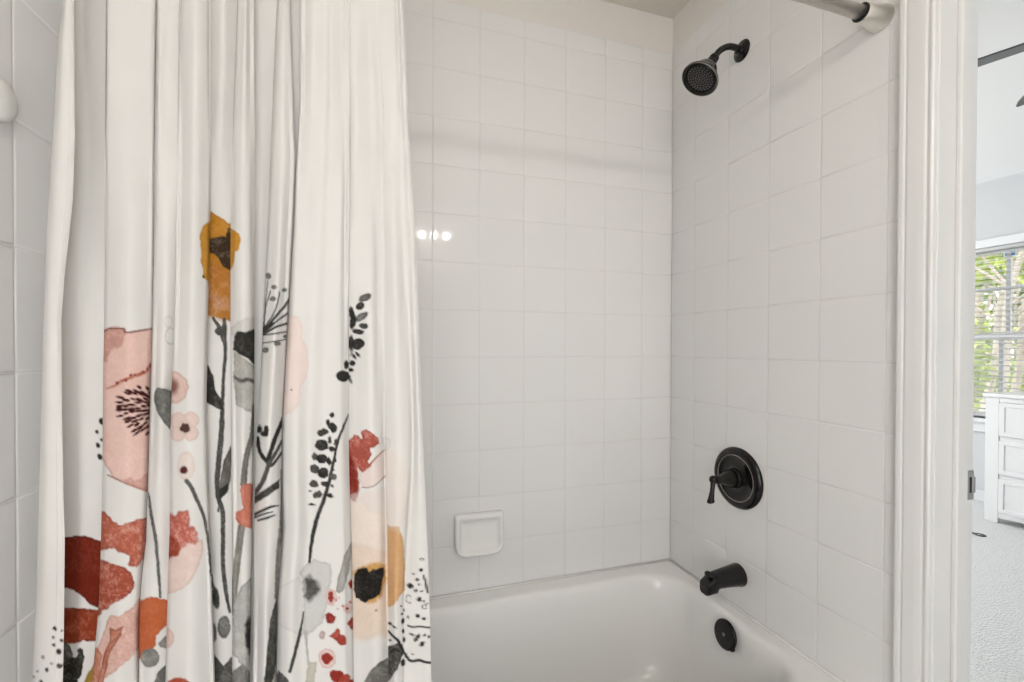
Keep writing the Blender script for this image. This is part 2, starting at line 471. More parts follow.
# ------------------------------------------------------------------ soap dish
sd = thing('soap_dish', (-0.742, 0, 0.592), 'white ceramic soap dish set on the back tiled wall above the bathtub', 'soap dish')
def dish(x0, x1, z0, z1, rb, rtp, dtop, dbot, n=8):
    pts = []
    for (cx, cz, a0, r) in ((x1, z0, -90, rb), (x1, z1, 0, rtp), (x0, z1, 90, rtp), (x0, z0, 180, rb)):
        ccx = cx - r if cx == x1 else cx + r
        ccz = cz + r if cz == z0 else cz - r
        for q in range(n+1):
            a = math.radians(a0+90*q/n)
            x, z = ccx+r*math.cos(a), ccz+r*math.sin(a)
            t = (z-0.527)/(0.664-0.527)
            pts.append((x, -(dbot+(dtop-dbot)*t), z))
    return pts
d0, d1, e0, e1_ = -0.829, -0.666, 0.534, 0.665
rings = [dish(d0+.004, d1-.004, e0+.008, e1_-.002, .032, .008, -0.0004, -0.0004),
         dish(d0, d1, e0+.004, e1_, .034, .009, .008, .010),
         dish(d0, d1, e0+.001, e1_, .034, .009, .016, .030),
         dish(d0+.002, d1-.002, e0, e1_-.001, .033, .009, .021, .038),
         dish(d0+.005, d1-.005, e0+.003, e1_-.004, .030, .009, .0235, .042),
         dish(d0+.010, d1-.010, e0+.008, e1_-.012, .027, .010, .0235, .042),
         dish(d0+.014, d1-.014, e0+.012, e1_-.018, .024, .012, .021, .039),
         dish(d0+.018, d1-.018, e0+.018, e1_-.024, .022, .014, .015, .031),
         dish(d0+.026, d1-.026, e0+.028, e1_-.034, .018, .016, .011, .026),
         dish(d0+.040, d1-.040, e0+.042, e1_-.046, .012, .012, .010, .025)]
MB().loft(rings, smooth=True, cap0=True, cap1=True).build('dish_body', M['ceramic'], sd, sharp=70)

# ------------------------------------------------------------------ shower rod
ROD_Y, ROD_Z = -0.728, 1.9385
rod = thing('shower_rod', (-0.75, ROD_Y, ROD_Z), 'brushed nickel shower rod across the top of the alcove', 'shower rod')
MB().lathe([(0, 0.0138), (1.407, 0.0138)], (XL+0.045, ROD_Y, ROD_Z), (1, 0, 0), 32).build('tube', M['nickel'], rod)
for x, s in ((0.0, -1), (XL, 1)):
    MB().lathe([(0.0006, 0.0255), (0.003, 0.0268), (0.008, 0.0268), (0.014, 0.0255), (0.042, 0.0205), (0.064, 0.0178), (0.065, 0.0165)], (x, ROD_Y, ROD_Z), (s, 0, 0), 40).build('end_flange', M['nickel'], rod, sharp=50)
    MB().lathe([(0.0635, 0.0150), (0.0640, 0.0184), (0.0665, 0.0184), (0.0670, 0.0140)], (x, ROD_Y, ROD_Z), (s, 0, 0), 40).build('gasket', M['rubber'], rod, sharp=50)['label'] = 'black rubber gasket'

# white round knob on the left wall
kn = MB().lathe([(0.0, 0.0235), (0.004, 0.0250), (0.010, 0.0255), (0.014, 0.0235), (0.0165, 0.017), (0.0175, 0.001)], (XL, -0.775, 1.490), (1, 0, 0), 32)
tag(kn.build('wall_hook', M['plastic'], sharp=60), 'white round wall hook on the left tiles, beside the curtain', 'hook')

# ------------------------------------------------------------------ shower curtain
def proj(P):
    d = P - CAM
    z = d @ fw
    return 512+FPX*(d @ rt)/z, 341+SHIFT-FPX*(d @ up)/z

EDGE = {  # fold edges: measured (pixel row, pixel column) pairs
 'E0': [(-300,76),(0,63),(30,59),(140,52),(260,45),(370,42),(490,39),(600,36),(682,32),(900,28)],
 'E1': [(-300,80),(0,74),(140,75),(200,73),(280,64.5),(320,61.5),(400,62),(490,63.5),(540,65),(640,64),(682,63),(900,62)],
 'E2': [(-300,106),(0,105),(140,104),(250,105),(330,104),(380,103),(470,102.5),(540,101),(600,99),(650,95),(682,92),(900,88)],
 'E3': [(-300,156),(0,156),(140,154),(270,153),(330,152),(420,149.5),(480,148),(540,146),(580,141.5),(620,139),(682,138.5),(900,138)],
 'E4': [(-300,180),(0,179),(140,177),(300,174.6),(350,173),(400,171),(440,170),(530,169.5),(570,168),(640,166),(682,165),(900,163)],
 'E5': [(-300,211),(0,211),(200,210.5),(300,208.5),(410,206.5),(480,208),(560,211),(620,213),(682,215),(900,218)],
 'E6': [(-300,240),(0,237),(140,232),(230,230.5),(340,230.5),(420,231),(530,232),(600,232),(682,232),(900,232)],
 'E7': [(-300,255),(0,255),(140,255),(200,254),(330,254.5),(420,254),(530,252),(600,251),(682,250),(900,248)],
 'E8': [(-300,278),(0,277),(140,271),(220,268),(300,264),(350,262),(420,257.8),(450,256),(530,254),(600,253.6),(682,252),(900,251)],
 'E9': [(-300,290),(0,290.5),(80,293),(130,294.5),(160,295.5),(220,293),(290,289.5),(350,285.8),(420,282),(480,281.5),(530,282.5),(600,277),(682,276),(900,274)],
 'E10': [(-300,300),(0,300),(100,299.5),(150,297),(165,296),(220,294),(290,290.2),(350,286.5),(420,282.8),(480,282.3),(530,283.3),(600,277.8),(682,276.8),(900,275)],
 'E11': [(-300,352),(0,351),(200,350),(300,348.8),(430,348.6),(500,350),(540,351.5),(620,353),(682,353.8),(900,356)],
 'E12': [(-300,377),(0,378),(45,378.5),(110,383),(200,384),(430,385.5),(530,387),(682,387.5),(900,390)],
 'E13': [(-300,397),(0,397),(140,402),(270,408),(430,413),(480,412),(540,408),(600,405),(682,405),(900,405)],
 'E14': [(-300,401),(0,402.5),(30,405),(80,407),(140,409.5),(220,414.5),(280,417.5),(350,420),(430,422.8),(470,424.3),(560,428),(620,430),(682,431.5),(900,434)],
}
def eu(name, v):
    t = EDGE[name]
    return np.interp(v, [a for a, _ in t], [b for _, b in t])
def ramp(v, a, b, lo=0.0, hi=1.0):
    return lo + (hi-lo)*np.clip((v-a)/(b-a), 0, 1)
LAYERS = [('E1','E0'),('E1','E2'),('E2','E3'),('E3','E4'),('E4','E5'),('E5','E6'),('E6','E7'),('E7','E8'),('E8','E9'),('E9','E10'),('E10','E11'),('E11','E12'),('E12','E13'),('E13','E14')]
ALWAYS = lambda v: np.ones_like(v)
def mixu(a, b, t): return lambda v: eu(a, v)*(1-t) + eu(b, v)*t
def off(a, d, w=ALWAYS): return lambda v: eu(a, v) + d*w(v)
def soft(a, b): return lambda v: ramp(v, a, b, 0.12, 1.0)
# nodes along the cloth: (column(v), depth offset (+ = towards the tub), layer of the stretch that starts here)
N = []
def nd(u, dy, layer): N.append((u, dy, layer))
def fade(base, w): return lambda dy: (lambda v: base+(dy-base)*np.clip((w(v)-.12)/.88, 0.0, 1))
def left_edge(e, lay_prev, lay, w=ALWAYS, d=7, back=.014, front=-.010):
    """cloth comes from behind (lay_prev), turns at e and carries on to the right in front (lay)"""
    f = fade(front*.8, w)
    nd(off(e, d, w), f(back), lay_prev)
    nd(off(e, d*.35, w), f(back*.75), lay)
    nd(off(e, 0), f(.002), lay)
    nd(off(e, 1.6), f(front*.55), lay)
    nd(off(e, 5), front, lay)
def right_edge(e, lay, lay_next, w=ALWAYS, d=7, back=.014, front=-.010):
    f = fade(front*.8, w)
    nd(off(e, -5), front, lay)
    nd(off(e, -1.6), f(front*.55), lay)
    nd(off(e, 0), f(.002), lay)
    nd(off(e, -d*.35, w), f(back*.75), lay)
    nd(off(e, -d, w), f(back), lay_next)
# free flap at the left, hem at E1, folded round at E0
nd(off('E1', 0), -.016, 0)
nd(mixu('E1', 'E0', .33), -.019, 0)
nd(mixu('E1', 'E0', .72), -.017, 0)
nd(off('E0', 1.5), -.009, 0)
nd(off('E0', 0), .000, 0)
nd(off('E0', 3), .010, 1)
nd(mixu('E0', 'E1', .6), .016, 1)
nd(off('E1', 8), .017, 1)
nd(mixu('E1', 'E2', .55), .010, 1)
left_edge('E2', 1, 2, soft(120, 420))
nd(mixu('E2', 'E3', .5), -.017, 2)
right_edge('E3', 2, 3, d=5, back=.012)
left_edge('E3', 3, 3, d=4, back=.010, front=-.004)
nd(mixu('E3', 'E4', .6), -.005, 3)
left_edge('E4', 3, 4, soft(150, 380), d=6, back=.008)
nd(mixu('E4', 'E5', .5), -.020, 4)
right_edge('E5', 4, 5, soft(120, 230), d=6)
nd(mixu('E5', 'E6', .5), .010, 5)
left_edge('E6', 5, 6, soft(140, 230), d=5, back=.012)
nd(mixu('E6', 'E7', .5), -.014, 6)
right_edge('E7', 6, 7, d=6, back=.016)
nd(lambda v: np.maximum(eu('E7', v)*.5+eu('E8', v)*.5, eu('E7', v)+.2), .019, 7)
left_edge('E8', 7, 8, d=5, back=.014)
nd(mixu('E8', 'E9', .5), -.019, 8)
right_edge('E9', 8, 9, d=6, back=.016, front=-.012)
nd(mixu('E9', 'E10', .5), .018, 9)
left_edge('E10', 9, 10, d=5, back=.013, front=-.008)
nd(off('E10', 14), -.014, 10)
nd(off('E10', 26), -.009, 10)
nd(mixu('E10', 'E11', .62), -.013, 10)
nd(lambda v: eu('E11', v)-9, -.012, 10)
right_edge('E11', 10, 11, soft(230, 340), d=3, back=.004, front=-.009)
nd(off('E11', 7), lambda v: ramp(v, 200, 330, -.008, .001), 11)
nd(mixu('E11', 'E12', .6), -.006, 11)
nd(lambda v: eu('E12', v)-7, -.003, 11)
nd(lambda v: eu('E12', v)-1.5, .003, 11)
nd(off('E12', 1.0), .002, 12)
nd(mixu('E12', 'E13', .45), -.008, 12)
nd(mixu('E12', 'E13', .8), -.005, 12)
nd(off('E13', 0), .000, 13)
nd(mixu('E13', 'E14', .55), -.006, 13)
nd(off('E14', 0), -.003, 13)
NN = len(N)

ZTOP, ZBOT = 1.915, 0.16
z_rows = np.concatenate([np.linspace(ZTOP, 1.50, 40, endpoint=False), np.linspace(1.50, 0.68, 590, endpoint=False), np.linspace(0.68, ZBOT, 90)])
NR = len(z_rows)
def base_y(z): return -0.802 + 0.022*np.clip((z-1.35)/(1.9-1.35), 0, 1)**1.3
nx = np.zeros((NR, NN)); ny = np.zeros((NR, NN))
for i, (uf, dy, lay) in enumerate(N):
    amp = 0.55 + 0.45*np.clip((ZTOP-z_rows)/0.7, 0, 1)
    wob = 0.0022*np.sin(z_rows*5.1+i*1.7) + 0.0012*np.sin(z_rows*11.3+i*2.9)
    dv = dy if not callable(dy) else dy(proj(np.stack([np.full(NR, -1.2), base_y(z_rows), z_rows], 1))[1])
    y = base_y(z_rows) + dv*amp*1.08 + wob*(1 if 3 < i < NN-2 else .4)
    x = np.full(NR, -1.2)
    for it in range(5):
        _, v = proj(np.stack([x, y, z_rows], 1))
        u = uf(v)
        a = (u-512)/FPX
        b_ = -(v-341-SHIFT)/FPX
        D = fw[None, :] + rt[None, :]*a[:, None] + up[None, :]*b_[:, None]
        x = CAM[0] + (y-CAM[1])/D[:, 1]*D[:, 0]
    nx[:, i] = x; ny[:, i] = y
# Hermite resampling along every row
px_mid = np.array([float(uf(np.array([400.0]))[0]) for uf, _, _ in N])
cols_x, cols_y, cols_l = [], [], []
tx = np.zeros_like(nx); ty = np.zeros_like(ny)
tx[:, 1:-1] = (nx[:, 2:]-nx[:, :-2])*.5; ty[:, 1:-1] = (ny[:, 2:]-ny[:, :-2])*.5
tx[:, 0] = nx[:, 1]-nx[:, 0]; ty[:, 0] = ny[:, 1]-ny[:, 0]
tx[:, -1] = nx[:, -1]-nx[:, -2]; ty[:, -1] = ny[:, -1]-ny[:, -2]
seg = np.hypot(nx[:, 1:]-nx[:, :-1], ny[:, 1:]-ny[:, :-1])
for i in range(NN):
    lim = np.minimum(seg[:, max(i-1, 0)], seg[:, min(i, NN-2)])
    ln = np.hypot(tx[:, i], ty[:, i])+1e-9
    s = np.minimum(1, 1.15*lim/ln)
    tx[:, i] *= s; ty[:, i] *= s
for i in range(NN-1):
    n = int(max(2, round(abs(px_mid[i+1]-px_mid[i])*1.3)))
    for q in range(n + (1 if i == NN-2 else 0)):
        t = q/n
        h00, h10, h01, h11 = 2*t**3-3*t*t+1, t**3-2*t*t+t, -2*t**3+3*t*t, t**3-t*t
        cols_x.append(h00*nx[:, i]+h10*tx[:, i]+h01*nx[:, i+1]+h11*tx[:, i+1])
        cols_y.append(h00*ny[:, i]+h10*ty[:, i]+h01*ny[:, i+1]+h11*ty[:, i+1])
        cols_l.append(N[i][2])
CX = np.stack(cols_x, 1); CY = np.stack(cols_y, 1)
CZ = np.repeat(z_rows[:, None], CX.shape[1], 1)
NC = CX.shape[1]
LAY = np.repeat(np.array(cols_l)[None, :], NR, 0)
# every cloth point's place in the print (the print is drawn in the pixel grid of the measurements, one chart per fold)
CU, CV = proj(np.stack([CX, CY, CZ], 2).reshape(-1, 3))
U = CU.reshape(NR, NC); V = CV.reshape(NR, NC)
for k, (a, b_) in enumerate(LAYERS):
    m = LAY == k
    ea, eb = eu(a, V[m]), eu(b_, V[m])
    U[m] = np.clip(U[m], np.minimum(ea, eb)+.3, np.maximum(ea, eb)-.3)

# ---- the print
def vnoise(x, y, s, seed=0):
    x = x/s + seed*17.31; y = y/s + seed*9.77
    xi, yi = np.floor(x), np.floor(y)
    fx, fy = x-xi, y-yi
    fx = fx*fx*(3-2*fx); fy = fy*fy*(3-2*fy)
    h = lambda a, b: np.mod(np.sin(a*127.1+b*311.7+seed)*43758.5453, 1.0)
    return (h(xi, yi)*(1-fx)+h(xi+1, yi)*fx)*(1-fy) + (h(xi, yi+1)*(1-fx)+h(xi+1, yi+1)*fx)*fy
FU, FV, FL = U.ravel(), V.ravel(), LAY.ravel()
WHITE = np.array([lin(225), lin(223), lin(219.5)])
KALB = 0.68/WHITE[1]
COLR = np.repeat((WHITE*KALB)[None, :], len(FU), 0)
wn = vnoise(FU, FV, 22, 3)
COLR *= (0.985+0.03*wn)[:, None]

def sel(lay, x0, x1, y0, y1, pad=4):
    ok = (FU > x0-pad) & (FU < x1+pad) & (FV > y0-pad) & (FV < y1+pad)
    if lay is not None:
        lm = np.zeros(16, bool); lm[list(lay)] = True
        ok &= lm[FL]
    return np.nonzero(ok)[0]
def lay_on(idx, alpha, col, mottle=0.0, dark_edge=None, sd=None, seed=1, mscale=5):
    g_ = sum(col)/3
    k_ = 1-.10*min(1, (max(col)-min(col))/110)
    c = np.array([lin(max(0, g_+(x-g_)*.88)) for x in col])*KALB*k_
    cc = np.repeat(c[None, :], len(idx), 0)
    if mottle:
        n = .35*vnoise(FU[idx], FV[idx], mscale*1.5, seed)+.25*vnoise(FU[idx], FV[idx], 2.6, seed+5)+.40*vnoise(FU[idx], FV[idx], 1.3, seed+9)
        cc = cc*(1+mottle*(n-.5)*2)[:, None]
        w = np.clip((n-.46)*3.2, 0, 1)*min(1, mottle*1.9)
        pale = WHITE*KALB*np.power(np.clip(c/(WHITE*KALB), 1e-4, 1), .40)      # the same pigment, thinned
        cc = cc*(1-w)[:, None] + pale[None, :]*w[:, None]
    if dark_edge and sd is not None:
        e = np.exp(-((sd+.9)/1.1)**2)*dark_edge
        cc = cc*(1-e)[:, None]
    COLR[idx] = COLR[idx]*(1-alpha)[:, None] + cc*alpha[:, None]
def poly(lay, pts, col, mottle=0.0, edge=0.0, rough=0.8, soft_=0.55, alpha=1.0, seed=1, mscale=5):
    P = np.array(pts, float)
    idx = sel(lay, P[:, 0].min(), P[:, 0].max(), P[:, 1].min(), P[:, 1].max())
    if not len(idx): return
    x = FU[idx] + rough*2*(vnoise(FU[idx], FV[idx], 3.5, seed+11)-.5)
    y = FV[idx] + rough*2*(vnoise(FU[idx], FV[idx], 3.5, seed+23)-.5)
    dmin = np.full(len(idx), 1e9); inside = np.zeros(len(idx), bool)
    for i in range(len(P)):
        a, b = P[i], P[(i+1) % len(P)]
        d = b-a; L = d@d+1e-9
        t = np.clip(((x-a[0])*d[0]+(y-a[1])*d[1])/L, 0, 1)
        dmin = np.minimum(dmin, np.hypot(x-a[0]-t*d[0], y-a[1]-t*d[1]))
        if a[1] != b[1]:
            c = ((a[1] > y) != (b[1] > y)) & (x < (b[0]-a[0])*(y-a[1])/(b[1]-a[1])+a[0])
            inside ^= c
    sdv = np.where(inside, -dmin, dmin)
    al = np.clip(.5-sdv/(2*soft_), 0, 1)*alpha
    lay_on(idx, al, col, mottle, edge, sdv, seed, mscale)
def ell(lay, cx, cy, rx, ry, col, rot=0, mottle=0.0, edge=0.0, rough=0.5, soft_=0.5, alpha=1.0, seed=1, ring=0):
    r = max(rx, ry)
    idx = sel(lay, cx-r, cx+r, cy-r, cy+r)
    if not len(idx): return
    x = FU[idx]-cx + rough*2*(vnoise(FU[idx], FV[idx], 2.5, seed+31)-.5)
    y = FV[idx]-cy + rough*2*(vnoise(FU[idx], FV[idx], 2.5, seed+37)-.5)
    a = math.radians(rot)
    xr, yr = x*math.cos(a)+y*math.sin(a), -x*math.sin(a)+y*math.cos(a)
    q = np.hypot(xr/rx, yr/ry)
    sdv = (q-1)*min(rx, ry)
    if ring: sdv = np.abs(sdv)-ring
    al = np.clip(.5-sdv/(2*soft_), 0, 1)*alpha
    lay_on(idx, al, col, mottle, edge, sdv, seed)
def stroke(lay, pts, w, col, mottle=0.0, soft_=0.5, alpha=1.0, edge=0.0, rough=0.35, seed=1):
    P = np.array(smooth_path([(a, b, 0) for a, b in pts], 6) if len(pts) > 2 else [(a, b, 0) for a, b in pts], float)[:, :2]
    W = np.interp(np.linspace(0, 1, len(P)), np.linspace(0, 1, len(w)), w) if isinstance(w, (list, tuple)) else np.full(len(P), w)
    m = W.max()/2
    idx = sel(lay, P[:, 0].min()-m, P[:, 0].max()+m, P[:, 1].min()-m, P[:, 1].max()+m)
    if not len(idx): return
    x = FU[idx] + rough*2*(vnoise(FU[idx], FV[idx], 3, seed+41)-.5)
    y = FV[idx]
    sdv = np.full(len(idx), 1e9)
    for i in range(len(P)-1):
        a, d = P[i], P[i+1]-P[i]
        L = d@d+1e-9
        t = np.clip(((x-a[0])*d[0]+(y-a[1])*d[1])/L, 0, 1)
        sdv = np.minimum(sdv, np.hypot(x-a[0]-t*d[0], y-a[1]-t*d[1]) - (W[i]+(W[i+1]-W[i])*t)/2)
    al = np.clip(.5-sdv/(2*soft_), 0, 1)*alpha
    lay_on(idx, al, col, mottle, edge, sdv, seed)

INK, INK2 = (48, 46, 43), (78, 76, 72)
# --- second fold: pink poppy, rust petals
poly([2], [(100,330),(104.6,330),(110.8,327.8),(124,328.6),(126.6,332),(152,328),(158,328),(158,495),(148.6,491.5),(134.5,486.5),(123,482),(111.7,477),(102.9,461),(98,455)], (233,194,181), .10, .25, .6, seed=2, mscale=9)
poly([2], [(100,329.5),(110.8,327),(124,328),(127,333),(122,345),(112,350),(106,362),(100,362)], (203,138,122), .28, .15, 1.2, alpha=.75, soft_=1.6, seed=3)
stroke([2], [(104.6,331),(110.8,328.3),(124,329),(126.6,332.3),(153,328.6)], 1.5, (120,58,46), .2)
stroke([2], [(153,362.5),(147,371),(139,374.5),(130,378),(121,381.5),(114,386),(107,388.5)], [4,3.2,3,3,3.4,2.4,1], (186,88,66), .35, .9, rough=1.2, seed=4)
for i_, (sx, sy) in enumerate([(150,366),(143,372),(135,375),(126,380),(117,383),(131,375.5),(147,369)]):
    ell([2], sx, sy, 1.6, 1.3, (150,58,40), rough=.8, seed=i_)
stroke([2], [(108,475),(123,482.3),(134.5,486.8),(148.6,491.7)], 1.2, (150,80,64), .2)
poly([2], [(120,481),(126,480),(131,477),(135,481),(142,478),(149,470),(149,492),(134.5,487)], (196,128,110), .3, .1, 1.0, alpha=.6, soft_=1.3, seed=6)
rs = random.Random(4)
for ri, r in enumerate((11, 17, 23.5, 30, 36.5, 43)):
    n = (8, 10, 12, 13, 11, 6)[ri]
    a0, a1 = ((-70, 78), (-66, 80), (-60, 76), (-46, 66), (-32, 54), (-14, 14))[ri]
    for q in range(n):
        a = math.radians(a0+(a1-a0)*(q+.5)/n + rs.uniform(-3, 3))
        cx, cy = 160-r*math.cos(a)*.95, 407+r*math.sin(a)*.95 + rs.uniform(-.8, .8)
        ln = rs.uniform(2.8, 4.6)
        ell([2], cx, cy, ln, rs.uniform(1.25, 1.8), (68,22,24), rot=-math.degrees(a)*.8, rough=.35, seed=q+ri)
poly([2], [(149,368),(156,366),(156,470),(147.5,470)], (120,52,46), .2, 0, .4, alpha=.45, soft_=2.0)
poly([2], [(95,511),(102,510.7),(107,514.7),(112.7,521),(123,525),(134,520),(146,518.7),(152,519),(152,535),(145.5,557),(136.7,568),(129,566.7),(129,557),(118,550.7),(110,547.5),(100,550.7),(95,551)], (199,103,78), .36, .22, 1.3, seed=7)
poly([2], [(94,557),(98.8,558.7),(110,562.7),(126,568),(134,576),(135,588),(126,597),(112.7,605),(102,613),(95,621)], (186,86,62), .40, .25, 1.3, seed=8, mscale=4)
poly([2], [(110,615),(118,616),(130,610),(139,598),(146,600),(146,640),(132,657),(112.7,673),(102,680),(92,684),(90,670),(96.7,649),(103,633)], (224,176,162), .22, .12, 1.0, seed=9)
poly([2], [(90,648),(97,648),(102,655),(98,684),(90,684)], (206,130,104), .3, .1, 1.0, seed=10)
stroke([2], [(118,634),(107.5,652),(104,668),(100,684)], [7,6,6,6.5], (203,116,88), .25, edge=.35, seed=11)
poly([2], [(110,627),(116,630),(124,625.5),(121,634),(115,641),(109,645)], (208,124,96), .2, .4, .5)
# --- valley behind it: dark red petals, dark leaf
poly([1], [(58,536.5),(65.5,537),(76.7,535.5),(91,537),(100,540.5),(106,542),(106,610),(98,608),(90,604),(80.7,594.7),(70,588.5),(58,587)], (126,36,16), .08, .28, .8, seed=12, mscale=10)
poly([1], [(58,607),(64.7,607.5),(80.7,608),(96.7,609),(106,610),(106,641),(96,641),(83,641),(74,643.8),(58,642.7)], (156,60,31), .16, .25, .9, seed=13, mscale=5)
poly([1], [(58,645),(64,643),(67,642),(70.5,646),(73,657),(76.7,657),(77.5,650),(80,647.5),(82.5,650),(84.7,657),(82,668),(80.7,674.7),(75,684),(58,684)], (50,48,42), .25, .1, .9, seed=14)
poly([1], [(58,645),(64,643),(67,642),(70.5,646),(73,657),(66,661),(58,662)], (96,94,86), .25, .2, .6, seed=14)
poly([1], [(99,660),(95,662.7),(87,674.7),(84,684),(99,684)], (168,130,44), .12, .1, .6)
for x, y, r in ((102,421.5,3.4),(97,432,2),(101.5,440,1.5),(98,445.5,2.6),(99.7,457,3)):
    ell([1], x, y, r*.8, r*1.15, INK, rot=-25, seed=int(x+y))
for x, y, r, c in ((55,628.5,2.5,INK),(62.4,630,1.2,INK),(53,637.5,1.4,INK2),(62,640,1.9,INK),(54,645,2.1,INK),(59.4,651,3,INK),(43,657.5,2.3,(150,148,144)),(60.4,665,2.8,INK2),(51.6,663.5,1.7,(160,158,154)),(47,670,2.2,INK2),(37.5,671.6,1.3,(140,138,134)),(33.9,677,1.4,(140,138,134)),(41,681.5,1.9,INK),(48,690,2,INK),(57,694,2.5,INK2)):
    ell([0], x, y, r, r*.85, c, rot=40, rough=.6, seed=int(x*3+y))
# --- third fold
ell([3], 170.5, 336, 5.5, 8, (168,166,164), ring=.35, soft_=.4, alpha=.8)
ell([3], 168.5, 321.5, 4, 5.5, (186,184,182), ring=.3, soft_=.5, alpha=.7)
poly([3], [(158,387),(165,388.5),(173,391),(178,400),(178,436),(170.6,430),(164.5,424),(158,414),(154,401.5),(154,393)], (112,112,107), .20, .25, .5, seed=15, mscale=3)
stroke([3], [(148.6,492.7),(150.4,508.5),(152.5,522.6),(155.6,539),(158,565),(160.4,597)], [1.5,3,3.5,3.7,3.4,2.6], (96,96,92), .15, edge=.2)
poly([3], [(141.4,600),(151,596.5),(164,599.6),(170,600),(170,624),(165,627),(155.6,636.5),(155.6,644.7),(146,656.6),(134,661),(134,615)], (205,101,56), .06, .12, .8, seed=16, mscale=8)
ell([3], 150, 658, 9.5, 9.5, (128,128,122), mottle=.22, edge=.15, seed=17)
poly([3], [(158,643.5),(164.7,636.4),(170,634),(170,650),(160.4,647)], (140,140,135), .2, .15, .5)
poly([3], [(155,679),(158,671),(164,666),(170,662),(170,684),(154,684)], (104,104,99), .2, .15, .6)
# --- fourth fold
poly([4], [(166,369),(172.4,370.7),(178.5,372.5),(187.3,379.5),(189,385.7),(185.6,398),(176.8,404),(166,402)], (227,194,183), .10, .16, .6, seed=18)
ell([4], 173.5, 386.5, 4.6, 7.5, (140,92,76), soft_=2.2)
for cx, cy, rx, ry in ((178,421,8,9),(191,420,8.5,8.5),(178,434,7.5,8),(191,433,8,8),(185,427,8,8)):
    ell([4], cx, cy, rx, ry, (229,203,193), mottle=.05, edge=.10, seed=int(cx))
ell([4], 184.8, 428, 5, 4.6, (82,54,47), rough=.8, soft_=.8)
ell([4], 186, 466, 9, 15, (229,214,205), mottle=.05, edge=.08)
ell([4], 183.7, 470, 4, 4, (92,38,40), soft_=.8)
stroke([4], [(186.5,481),(191,487),(197,500),(203,514),(206.5,530),(208.5,545),(211,575)], [4.6,4.4,4,3.6,3,2.6,2.4], (86,85,80), .12)
poly([4], [(162,513),(171,513),(176,516),(178.5,511),(188,510),(189,517),(190,527),(193.6,526),(197,532),(198,540),(203,540),(203.6,548.5),(198.4,567.5),(191,582),(182,590),(169,593.6),(160,593)], (233,207,197), .10, .16, .8, seed=20)
poly([4], [(162,513),(171,513),(176,516),(178.5,511),(188,510),(189,517),(190,527),(193.6,526),(197,532),(198,540),(196,545),(188,544),(182,548),(160,556)], (208,110,92), .42, .2, 1.2, soft_=1.3, seed=21, mscale=4)
poly([4], [(160,533),(169,534),(177,539.5),(181.5,548),(177,556),(169,558.5),(160,558)], (164,56,34), .15, .1, 1.0, soft_=1.4, seed=22)
ell([4], 167, 638, 7, 10, (226,196,186), mottle=.08, edge=.1)
ell([4], 178, 685, 10, 7.5, (190,74,50), mottle=.2, rough=.8)
# --- mustard flower over three folds
MUS = (216,150,44)
poly([4], [(216,218),(210.5,221.7),(204.4,225),(201,231),(199.7,239.5),(201.3,252),(201,260),(203,268),(203.8,277.5),(207.5,280.6),(209,291),(208.5,316),(216,316)], MUS, .10, .10, .9, seed=24, mscale=10)
ell([4], 203.4, 276.5, 1.2, 1.6, INK)
poly([5], [(205,206),(211,211),(229,223),(236,226),(236,323),(231,322),(220,318),(209,315.3),(204,314)], (204,136,36), .10, .10, .6, seed=25, mscale=12)
poly([5], [(205,262),(218,262),(234,272),(234,322),(205,315)], (190,118,50), .22, 0, 1.5, soft_=4, alpha=.8, seed=26)
poly([5], [(212,296),(224,298),(227,308),(216,312)], (204,150,112), .30, 0, 2, soft_=3, alpha=.7, seed=27)
poly([5], [(207,238.5),(211,238),(220,236.5),(221,234),(223,236),(226,237.5),(227,229),(230.5,227.6),(236,227),(236,276),(230,270),(222,265),(219,258),(207,250)], (66,49,33), .22, 0, .9, seed=28, mscale=3)
poly([6], [(226,227),(231,228),(240,234),(241,239.5),(239.5,250),(234.5,252),(233.5,262),(231,271),(226,275)], MUS, .10, .10, .8, seed=29, mscale=8)
# --- narrow valley: stem and leaves under the mustard flower
stroke([5], [(212.8,317.6),(219.6,328),(223.5,338.7)], [2.5,4.5,5], INK2, .15, edge=.2)
stroke([5], [(224.4,319.4),(224.5,330),(223.8,340)], [3.5,5.5,5], INK2, .15, edge=.2)
ell([5], 220.5, 331, 5.5, 5, INK2, mottle=.1)
stroke([5], [(223.8,336),(225.4,353),(223.4,379),(222.4,405),(221.8,425),(219.6,454),(217.2,480),(218.5,498),(222.6,512),(223,540),(222.8,560),(225.4,588),(229.7,612)], [5,3.6,3.4,4,5.4,6,5.4,5,4.6,4.6,4.6,4.4,2.6], (78,76,72), .16, edge=.22)
poly([5], [(203,362),(208,365),(213.5,375.7),(215,390),(220.5,398.6),(223.5,411),(215,407.4),(203,400)], (55,53,49), .15, .1, .5)
poly([5], [(231.4,445),(232.4,456),(230.7,480.4),(227,492.7),(219,499.8),(219.8,484),(223.4,461)], (98,95,87), .18, .25, .5)
poly([5], [(229.5,482),(227,492.7),(219,501),(216.5,512),(219,512),(219.4,490)], (50,48,45), .1, .1, .6)
stroke([5], [(211,575),(214,590)], 2.4, (80,79,75))
ell([5], 216, 598, 3.6, 11, (70,69,66), rot=-6, mottle=.12)
ell([5], 224, 627, 6.4, 11.5, (112,111,106), mottle=.18, edge=.25)
ell([5], 214.3, 633, 2.6, 9.5, (112,111,106), mottle=.15)
poly([5], [(210,650),(216.6,656.6),(223.8,666),(231,657),(234,657),(234,684),(210,684)], (84,83,79), .2, .15, .7)
